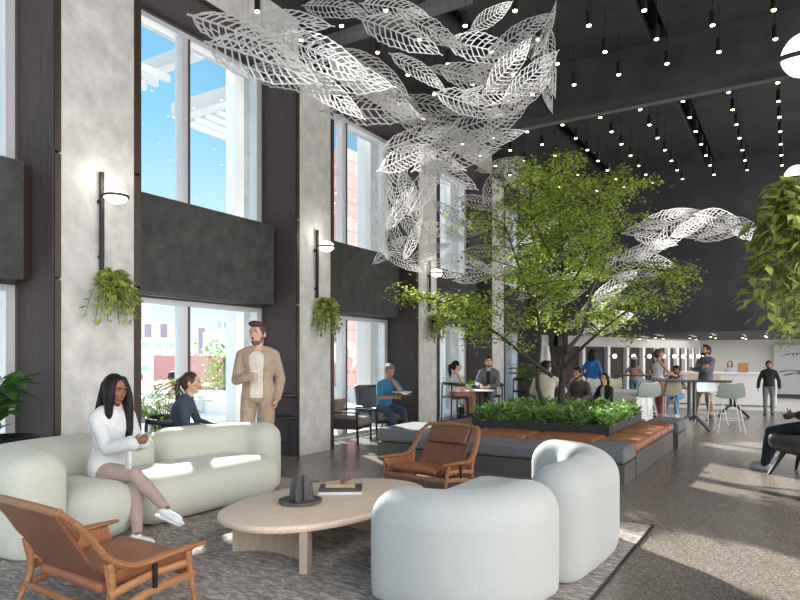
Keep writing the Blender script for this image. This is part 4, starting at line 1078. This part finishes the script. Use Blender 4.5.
# 4 man blue polo
person('grey haired man in a blue polo reading with his chin on his hand', (-6.72, 10.28, 0), (.93, -.36), 1.80, .011, 'tan', 'grey', 'short', top=('polo', blue_p, .014), bottom=('trousers', jeans), shoes=shoe_b,
   pelvis=(0, 0, .55), neck=(0, .16, 1.06), head=(-12, -22), hands=((.08, .42, .74), (-.03, .27, 1.02)), elbow=((.9, -.5, -.6), (-.5, .5, -1)), feet=((.14, .62, .08), (-.14, .50, .08)), knee=((.2, 1, .9), (-.2, 1, .9)), sleeve=.42)
bkk = thing('open_book', 'open dark covered book held by the man in the blue polo', 'book', (-6.14, 10.02, .82), math.radians(-110))
for s_ in (-1, 1):
    MB().box(0, .15, -.11, .11, 0, .012, Matrix.Rotation(0 if s_ > 0 else math.pi, 4, 'Z') @ Matrix.Rotation(-.35, 4, 'Y')).build('page', white_m, bkk, smooth=False)
MB().box(-.16, .16, -.12, .12, -.012, -.004).build('cover', leather_d, bkk, smooth=False)
# 5, 6 bar table pair
person('woman in a sleeveless white top seated back to us at the small round table', (-6.48, 12.85, 0), (.55, .83), 1.70, .012, 'light', 'black', 'wavytail', top=('tank', white_c, .010), bottom=('wide', rust), shoes=shoe_b, female=True,
   pelvis=(0, 0, .70), neck=(0, .03, 1.20), head=(-25, 0), hands=((.12, .38, .80), (-.12, .38, .80)), feet=((.1, .42, .28), (-.1, .40, .28)), knee=((0, 1, .8), (0, 1, .8)), sleeve=0)
person('dark haired man in a grey suit seated facing us at the small white table', (-6.12, 13.95, 0), (.22, -.97), 1.84, .012, 'light', 'black', 'short', top=('jacket', gsuit, .024), open_jacket=.20, chestopen=black_c, bottom=('trousers', gsuit), shoes=shoe_b, beard=True,
   pelvis=(0, 0, .68), neck=(0, .05, 1.18), head=(14, 4), hands=((.13, .36, .80), (-.10, .36, .80)), feet=((.12, .40, .20), (-.12, .38, .20)), knee=((0, 1, .8), (0, 1, .8)))
# 7, 8, 9 behind the planter
person('dark haired person in a pale top seated back to us behind the tree trunk', (-4.25, 12.5, 0), (-.15, 1), 1.85, .012, 'light', 'black', 'short', top=('sweater', pale_b, .018), bottom=('trousers', djeans), shoes=shoe_b,
   pelvis=(0, 0, .56), neck=(0, .05, 1.08), head=(-30, 0), hands=((.24, .40, .80), (-.2, .38, .70)), feet=((.15, .5, .08), (-.15, .5, .08)), knee=((0, 1, .9), (0, 1, .9)))
person('bearded man in a dark checked shirt behind the planter, hand at his chin', (-3.82, 13.35, 0), (-.05, -1), 1.72, .012, 'tan', 'black', 'short', top=('shirt', plaid, .018), bottom=('trousers', djeans), shoes=shoe_b, beard=True,
   pelvis=(0, 0, .54), neck=(0, .04, 1.04), head=(-18, 2), hands=((.10, .20, 1.04), (-.16, .34, .66)), elbow=((.8, .3, -1), (-.8, -.5, -.5)), feet=((.15, .5, .08), (-.15, .5, .08)), knee=((0, 1, .9), (0, 1, .9)), sleeve=.9)
person('woman in a black blazer over a white top seated at the right of the planter', (-3.28, 13.45, 0), (-.35, -.93), 1.62, .012, 'light', 'black', 'bob', top=('jacket', black_c, .022), open_jacket=.26, chestopen=white_c, bottom=('trousers', black_c), shoes=shoe_b, female=True,
   pelvis=(0, 0, .52), neck=(0, .05, 1.00), head=(12, -4), hands=((.10, .36, .64), (-.10, .36, .64)), feet=((.1, .5, .08), (-.1, .5, .08)), knee=((0, 1, .9), (0, 1, .9)))
# 10 - 16
person('woman in a cobalt blue top standing with her back to us before the dark panels', (-4.66, 17.6, 0), (.25, .97), 1.76, .014, 'brown', 'black', 'curly', top=('shirt', blueC, .016), bottom=('trousers', gtrous), shoes=shoe_b, female=True, hands=((.2, .1, 1.0), (-.22, .1, .95)), hem=.1)
cw = person('woman in a blush top and white cap standing with her back to us', (-3.98, 19.7, 0), (.1, 1), 1.55, .014, 'light', 'brown', 'long', top=('tank', blush, .012), bottom=('trousers', ljeans), shoes=shoe_w, female=True, sleeve=.3, hands=((.2, .2, 1.1), (-.2, .2, 1.1)))
cpm = MB(); cpm.ell(cw[5](0, -.02, .05), (.088, .1, .075), 10); cpm.ell(cw[5](0, .10, .05), (.06, .06, .012), 8); cpm.build('cap', white_c, cw[0])
person('woman in a white tank top and rust trousers standing at the high table', (-2.78, 16.55, 0), (.75, .65), 1.74, .012, 'tan', 'brown', 'ponytail', top=('tank', white_c, .010), bottom=('wide', rust), shoes=shoe_b, female=True, hands=((.22, .30, 1.08), (-.30, .02, 1.02)), elbow=((.9, -.6, -.4), (-1, -.5, .1)), sleeve=0, head=(-12, 8))
person('man in a white t-shirt seated beyond the high table', (-2.55, 18.0, 0), (-.2, -1), 1.72, .013, 'brown', 'black', 'short', top=('tee', white_c, .018), bottom=('trousers', ljeans), shoes=shoe_w, beard=True,
   pelvis=(0, 0, .56), neck=(0, .06, 1.04), hands=((.10, .25, 1.0), (-.14, .36, .8)), feet=((.14, .5, .08), (-.14, .5, .08)), knee=((0, 1, .9), (0, 1, .9)), sleeve=.35)
person('man in a slate sweater and brown trousers leaning with folded arms by the table', (-1.78, 16.95, 0), (-.55, -.83), 1.84, .012, 'tan', 'black', 'short', top=('sweater', purple_s, .022), bottom=('trousers', khaki), shoes=shoe_b, beard=True, head=(-8, 20), neck=(.02, -.05, 1.44), pelvis=(0, 0, .94),
   hands=((-.13, .27, 1.22), (.12, .25, 1.16)), elbow=((1, .1, -.8), (-1, .1, -.8)), handdir=(((-1, 0, .2), (0, -1, 0)), ((1, 0, .2), (0, -1, 0))), feet=((.22, .05, .08), (-.16, .0, .08)), hem=.06)
person('man in a black turtleneck and grey trousers walking towards us', (-.52, 19.4, 0), (-.02, -1), 1.44, .011, 'tan', 'black', 'short', top=('turtleneck', black_c, .018), bottom=('trousers', gtrous), shoes=shoe_b, beard=True, head=(10, 0), hands=((.30, .05, .86), (-.30, .05, .86)), feet=((.09, .10, .08), (-.09, -.06, .08)), hem=.04)
person('receptionist with long dark hair behind the reception desk', (-1.78, 24.0, 0), (-.1, -1), 1.42, .014, 'light', 'black', 'long', top=('shirt', cloth('lilac', (.42, .40, .52)), .014), bottom=('trousers', black_c), shoes=shoe_b, female=True)
# 17 seated man at the right edge
person('man in dark jeans and white trainers seated at the right edge, cropped by the frame', (.22, 9.70, 0), (-.88, .42), 1.85, .010, 'brown', 'black', 'short', top=('shirt', black_c, .02), bottom=('trousers', djeans), shoes=shoe_w,
   pelvis=(0, 0, .60), neck=(0, -.12, 1.08), hands=((.10, .24, .70), (-.10, .18, .72)), feet=((.05, .58, .08), (-.10, .50, .08)), knee=((.1, 1, .9), (-.1, 1, .9)), sleeve=.7, footdir=((0, 1, 0), (0, 1, 0)))
# outdoor people
person('bald man in a pale shirt seated on the terrace outside', (-9.3, 6.6, 0), (.5, .8), 1.75, .014, 'light', 'grey', 'bald', top=('shirt', cloth('pale_shirt', (.6, .62, .68)), .02), bottom=('trousers', gtrous), shoes=shoe_w, pelvis=(0, 0, .55), neck=(0, .05, 1.06), feet=((.12, .5, .08), (-.12, .5, .08)), knee=((0, 1, .9), (0, 1, .9)), hands=((.12, .36, .7), (-.12, .36, .7)))
person('dark haired woman in a blue top seated on the terrace outside', (-9.0, 7.25, 0), (-.6, -.6), 1.66, .014, 'light', 'brown', 'long', top=('tank', cloth('denim_top', (.25, .35, .5)), .012), bottom=('trousers', white_c), shoes=shoe_w, female=True, sleeve=0, pelvis=(0, 0, .55), neck=(0, .05, 1.05), feet=((.12, .5, .08), (-.12, .5, .08)), knee=((0, 1, .9), (0, 1, .9)), hands=((.12, .36, .7), (-.12, .36, .7)))

# ================================================================== OTHER FURNITURE
cushion_m = mat('brown_grey_cushion', (.20, .165, .145), .9, var=.1, scale=20)
dchar = mat('charcoal_leather', (.045, .040, .040), .5, var=.15)
def armchair(loc, rz, label, cush=cushion_m, group='dark timber armchairs'):
    t = thing('armchair', label, 'armchair', loc, rz, group)
    for s_ in (-1, 1):
        MB().path(spline([(s_ * .36, .40, .56), (s_ * .38, .0, .57), (s_ * .36, -.40, .55)], 4), .035, 8, flat=.45).build('armrest', black_m, t)
        MB().cyl((s_ * .33, .36, 0), (s_ * .35, .34, .56), .018, .024).build('leg', black_m, t)
        MB().cyl((s_ * .31, -.42, 0), (s_ * .34, -.34, .55), .018, .024).build('leg', black_m, t)
        MB().rbox((s_ * .33, 0, .37), (.03, .72, .18), .014, n=4).build('side_panel', dchar, t)
    MB().rbox((0, .0, .30), (.64, .74, .06), .02, n=4).build('seat_frame', black_m, t)
    MB().rbox((0, .03, .39), (.62, .72, .15), .06, n=6).build('seat', cush, t)
    MB().rbox((0, -.38, .66), (.62, .16, .62), .07, n=6, warp=lambda x, y, z: (x, y - z * .25, z)).build('backrest', dchar, t)
    return t
ac = armchair((-6.72, 9.05, 0), math.radians(-75), 'dark timber armchair with brown cushions left of the man reading')
pc = tag(MB().rbox((0, 0, 0), (.42, .12, .34), .055, n=6, M=Matrix.Rotation(-.35, 4, 'X')).build('throw_pillow', cushion_m), 'brown throw pillow on the armchair left of the man reading', 'pillow'); pc.location = (-6.92, 9.08, .62); pc.rotation_euler = (0, 0, math.radians(-75))
armchair((-6.80, 10.30, 0), math.radians(-112), 'charcoal armchair the man in the blue polo sits in', cush=cushion_m)
def dining(loc, rz, label, h=.46, m=black_m, group='black timber chairs', back=.30, w=.46):
    t = thing('chair', label, 'chair', loc, rz, group)
    for sx in (-1, 1):
        MB().cyl((sx * w / 2, .20, 0), (sx * w / 2 * .95, .18, h), .014, .018, 8).build('leg', m, t)
        MB().cyl((sx * w / 2, -.22, 0), (sx * w / 2 * .97, -.20, h + back), .014, .018, 8).build('leg', m, t)
    MB().rbox((0, 0, h), (w, .44, .045), .02, n=3).build('seat', m, t)
    MB().path(spline([(-w / 2 - .01, .12, h + back - .02), (-w / 2 - .01, -.16, h + back), (0, -.27, h + back + .02), (w / 2 + .01, -.16, h + back), (w / 2 + .01, .12, h + back - .02)], 5), .028, 8, flat=1.3).build('backrest', m, t)
    MB().path([(-w / 2, .19, h * .35), (w / 2, .19, h * .35)], .01, 6).build('stretcher', m, t)
    return t
dining((-6.38, 5.08, 0), math.radians(-57), 'black timber armchair the woman in the navy dress sits on', back=.30, w=.56)
dining((-6.42, 7.08, 0), math.radians(60), 'black chair behind the standing man beside the dark wall panel', h=.62, back=.32, w=.34)
dining((-6.48, 12.85, 0), math.radians(-34), 'black bar chair of the woman in the white top', h=.62, back=.30)
dining((-6.10, 14.02, 0), math.radians(193), 'black bar chair of the man in the grey suit', h=.60, back=.26)
dining((-6.0, 16.0, 0), math.radians(-20), 'empty black chair beside the plaster column behind the tree', h=.62, back=.32)
bt = thing('cafe_table', 'small round white table between the woman in white and the man in grey', 'table', (-6.12, 13.4, 0))
MB().lathe([(0, .74), (.33, .74), (.34, .755), (.33, .77), (0, .77)], 30).build('tabletop', white_m, bt)
MB().cyl((0, 0, .02), (0, 0, .74), .025).lathe([(.0, 0), (.2, 0), (.2, .015), (.03, .03)], 20).build('pedestal', black_m, bt)
nb = tag(MB().cyl((0, 0, 0), (0, 0, .09), .03, .034, 14).build('tumbler', mat('blue_glass', (.1, .3, .5), .2)), 'small blue tumbler on the round white table', 'cup'); nb.location = (-6.32, 13.3, .77)

shell_g = mat('sage_grey_shell', (.36, .41, .38), .45); shell_o = mat('olive_shell', (.42, .40, .26), .5); shell_w = mat('pale_shell', (.60, .64, .64), .45); grey_metal = mat('grey_metal', (.13, .14, .15), .4, metal=.5)
def stool(loc, rz, label, m, h=.70):
    t = thing('bar_stool', label, 'stool', loc, rz, 'shell bar stools')
    for sx in (-1, 1):
        for sy in (-1, 1): MB().cyl((sx * .25, sy * .24, 0), (sx * .13, sy * .13, h), .007, .008, 8).build('leg', white_m, t)
    MB().path([(-.22, -.21, .26), (.22, -.21, .26), (.22, .21, .26), (-.22, .21, .26), (-.22, -.21, .26)], .005, 6).build('footrest', white_m, t)
    s = MB(); rs = []
    for i in range(9):
        u = i / 8; y = .22 - .44 * min(1, u * 1.5); z = h + .02 - .02 * math.sin(u * 3) + (max(0, u - .6) / .4) ** 1.2 * .26; w = .23 + .02 * math.sin(u * 3.1) - (.04 if i in (0, 8) else 0)
        if u > .66: y = -.22 - .06 * (u - .66)
        rs.append([V((x * w, y + .05 * x * x * (u > .5), z + .035 * abs(x) ** 3)) for x in (-1, -.5, 0, .5, 1)] + [V((x * w, y - .012 * (u > .5), z + .035 * abs(x) ** 3 - .02 * (u <= .66))) for x in (1, .5, 0, -.5, -1)])
    s.rings(rs).build('seat', m, t); return t
stool((-2.62, 13.9, 0), math.radians(40), 'sage grey shell bar stool at the left of the star based high table', shell_g)
stool((-2.35, 14.7, 0), math.radians(60), 'olive shell bar stool behind the sage stool left of the high table', shell_o)
stool((-1.08, 14.45, 0), math.radians(15), 'sage grey shell bar stool right of the high table in front of the walkway', shell_g)
stool((-1.55, 15.9, 0), math.radians(-140), 'pale bar stool beyond the high table', shell_w)
stool((-3.95, 16.4, 0), math.radians(60), 'olive shell bar stool behind the woman in the black blazer', shell_o)
stool((-4.3, 16.1, 0), math.radians(40), 'sage shell bar stool close behind the woman in the black blazer', shell_g)
stool((-5.15, 15.0, 0), math.radians(20), 'pale shell bar stool beside the person with back to us', shell_w)
stool((-2.95, 15.5, 0), math.radians(160), 'pale bar stool in front of the woman in the white tank top', shell_w)
def hightable(loc, rz, label, Lx, Wy, h, m=grey_metal, top=None):
    t = thing('high_table', label, 'table', loc, rz, 'high tables')
    MB().box(-Lx / 2, Lx / 2, -Wy / 2, Wy / 2, h - .035, h).build('tabletop', top or m, t, smooth=False, bevel=.006)
    MB().cyl((-.05, 0, .25), (-.05, 0, h - .03), .035).cyl((.05, 0, .25), (.05, 0, h - .03), .035).build('pedestal', m, t)
    for a in (30, 150, 210, 330):
        c_, s_ = math.cos(math.radians(a)), math.sin(math.radians(a)); MB().bar((c_ * .05, s_ * .05, .32), (c_ * .40, s_ * .36, .015), .05, .04).build('foot', m, t)
hightable((-1.78, 14.45, 0), math.radians(2), 'grey high table with a splayed star base right of the bench island', 1.5, .6, 1.04)
hightable((-3.2, 17.6, 0), 0, 'second grey high table before the woman in the white tank top', 1.6, .6, 1.06)
hightable((-1.28, 18.2, 0), math.radians(8), 'white topped table with splayed black legs in the walkway', .9, .6, .82, m=black_m, top=white_m)
cn_ = thing('service_counter', 'white panelled counter block behind the right end of the planter', 'counter', (-3.42, 15.4, 0), math.radians(-4))
MB().box(-.55, .55, -.7, .7, 0, .70).build('body', white_m, cn_, smooth=False, bevel=.01); MB().box(-.57, .57, -.72, .72, .70, .74).build('top', white_m, cn_, smooth=False, bevel=.005)
rd = thing('reception_desk', 'white reception desk with a sloped pale wood front in the back room', 'desk', (-1.7, 22.6, 0))
MB().box(-1.6, 1.3, -.35, .35, .05, 1.0).build('body', white_m, rd, smooth=False); MB().box(-1.5, -.2, -.42, -.36, .62, .95).build('front_panel', ash, rd, smooth=False)
MB().box(-1.6, 1.3, -.40, .4, 1.0, 1.05).build('top', white_m, rd, smooth=False)
tag(MB().box(-.15, .15, -.1, .1, 0, .3).build('desk_box', mat('cardboard', (.42, .22, .12), .8), smooth=False, loc=(-1.3, 22.6, 1.05)), 'tan box on the reception desk beside the receptionist', 'box')
for i, (x, y, L_) in enumerate(((-3.95, 21.0, 1.6), (-2.55, 21.0, 1.6), (-3.3, 19.8, 1.5), (-1.9, 20.0, 1.5), (-1.2, 21.3, 1.6), (-.6, 19.9, 1.3))):
    t = thing('track_light', 'white ceiling track with small spotlights, %s in the back room' % ordn[i], 'track light', (x, y, 2.2), 0, 'ceiling tracks')
    MB().box(-.015, .015, -L_ / 2, L_ / 2, -.05, -.02).build('track', white_m, t, smooth=False); MB().cyl((0, 0, -.03), (0, 0, 0), .01).build('mount', white_m, t)
    for yy in (-L_ / 2 + .1, L_ / 2 - .1):
        MB().cyl((0, yy, -.12), (0, yy, -.04), .035).build('spotlight', black_m, t)
        MB().cyl((0, yy, -.128), (0, yy, -.12), .028, n=10).build('bulb', gold_lamp, t)
pr = bpy.data.lights.new('back_room_ceiling_light', 'AREA'); pr.energy = 110; pr.shape = 'RECTANGLE'; pr.size = 5; pr.size_y = 6; pr.color = (1, .96, .9)
po = bpy.data.objects.new('back_room_ceiling_light', pr); COL.objects.link(po); po.location = (-1.8, 23.5, 2.15)
# chair at the right edge
rc = thing('armchair', 'dark curved armchair with a brown cushion at the right edge', 'armchair', (.20, 9.62, 0), math.radians(64))
MB().rbox((0, 0, .36), (.72, .76, .22), .10, n=8, warp=lambda x, y, z: (x, y, z + .18 * (x / .36) ** 2 * .3 + (.10 * (y / .38) ** 2 if y < 0 else .05 * (y / .38) ** 2))).build('shell', dchar, rc)
MB().rbox((0, .03, .46), (.58, .64, .10), .045, n=6).build('seat', cushion_m, rc)
MB().rbox((0, -.36, .68), (.66, .12, .5), .055, n=6).build('backrest', dchar, rc)
for sx in (-1, 1):
    for sy in (-1, 1): MB().bar((sx * .34, sy * .34, 0), (sx * .20, sy * .22, .30), .03, .03, w2=.05, h2=.05).build('leg', black_m, rc)
wt = tag(MB().path([(.034 * math.cos(a), .034 * math.sin(a), 0) for a in [q * math.pi / 8 for q in range(17)]], .007, 6).build('wristwatch', mat('silver', (.6, .6, .58), .3, metal=.8)), 'silver wristwatch of the man in dark jeans at the right edge', 'watch')
wt.location = (-.04, 9.86, .80); wt.rotation_euler = (0, 1.2, .3)

# ================================================================== POTTED PLANTS
def fronds(name, label, loc, n, L, m, width=.03, seed=1, potr=.18, poth=.35, potm=black_m, spread=.8, leafy=False):
    rnd = random.Random(seed); t = thing(name, label, 'plant', loc)
    if potr: MB().lathe([(potr * .75, 0), (potr, poth), (potr * .92, poth), (potr * .9, poth - .03), (0, poth - .03)], 24).build('pot', potm, t)
    f = MB(); st = MB()
    for i in range(n):
        a = 6.283 * i / n + rnd.uniform(-.3, .3); s_ = V((math.cos(a), math.sin(a), 0)); l = L * rnd.uniform(.65, 1.1); sp = spread * rnd.uniform(.5, 1.1)
        pts = bez((s_.x * .03, s_.y * .03, poth - .05), s_ * l * .25 * sp + V((0, 0, poth + l * .75)), s_ * l * .75 * sp + V((0, 0, poth + l * .7)), 16)
        st.path(pts, [.008 - .0004 * q for q in range(17)], 5)
        for k in range(4, 17):
            d = (pts[min(k + 1, 16)] - pts[k - 1]).normalized()
            for sg in (-1, 1):
                sd_ = d.cross(UP).normalized() * sg
                if leafy:
                    if k % 3 == 0: leafq(f, pts[k], sd_ * .8 + d * .5 + V((0, 0, rnd.uniform(-.2, .4))), UP, .30 * rnd.uniform(.7, 1.1), .13)
                else: leafq(f, pts[k], sd_ * .8 + d * .8 + V((0, 0, -.1)), UP, l * .30 * math.sin(math.pi * (k - 2) / 16), width)
    f.build('foliage', m, t, smooth=False); st.build('stem', stem_m, t); return t
fronds('potted_plant', 'lush broad leaved green plant at the left edge behind the sofa', (-6.40, 3.02, 0), 22, 1.05, leafd, seed=4, potr=.20, poth=.5, leafy=True, spread=.42)
bs = thing('planter_bowl', 'black bowl on a slim stand at the left edge beside the plant', 'bowl', (-5.98, 2.98, 0))
MB().lathe([(.02, .60), (.15, .66), (.26, .78), (.27, .80), (.25, .80), (.13, .70), (0, .68)], 28).build('bowl', black_m, bs)
for a in (0, 2.1, 4.2): MB().cyl((.16 * math.cos(a), .16 * math.sin(a), 0), (.16 * math.cos(a), .16 * math.sin(a), .70), .012, n=8).build('leg', black_m, bs)
fronds('potted_palm', 'bright potted palm at the window left of the woman in navy', (-6.72, 5.25, 0), 16, 1.2, leafp, .03, 6, .14, .3)
fronds('potted_palm', 'leafy palm behind the bar table beside the man in grey', (-6.8, 13.9, 0), 11, 1.0, leafp, .035, 7, .14, .3)
fronds('potted_palm', 'leafy palm behind the empty black chair right of the third column', (-6.2, 16.9, 0), 14, 1.25, leafp, .04, 8, .16, .4)
fronds('potted_palm', 'dark palm leaning in at the right edge behind the seated man', (.60, 10.7, .0), 16, 1.5, leafd, .03, 9, .16, .45)
ob = thing('terrace_bush', 'flowering green bush on the terrace beside the outdoor sofa', 'bush', (-10.4, 9.65, 0)); f = MB(); rnd = random.Random(2)
for i in range(900):
    u = rnd.uniform(0, 1); p = V((rnd.gauss(0, .28), rnd.gauss(0, .28), .35 + 1.5 * u)); leafq(f, p, rv(), UP + rv(.5), .10, .06)
f.build('foliage', leafp, ob, smooth=False)
MB().lathe([(.2, 0), (.28, .4), (.25, .4), (0, .36)], 20).build('pot', white_m, ob); MB().path([(0, 0, .3), (0, 0, 1.5)], .03, 6).build('stem', stem_m, ob)
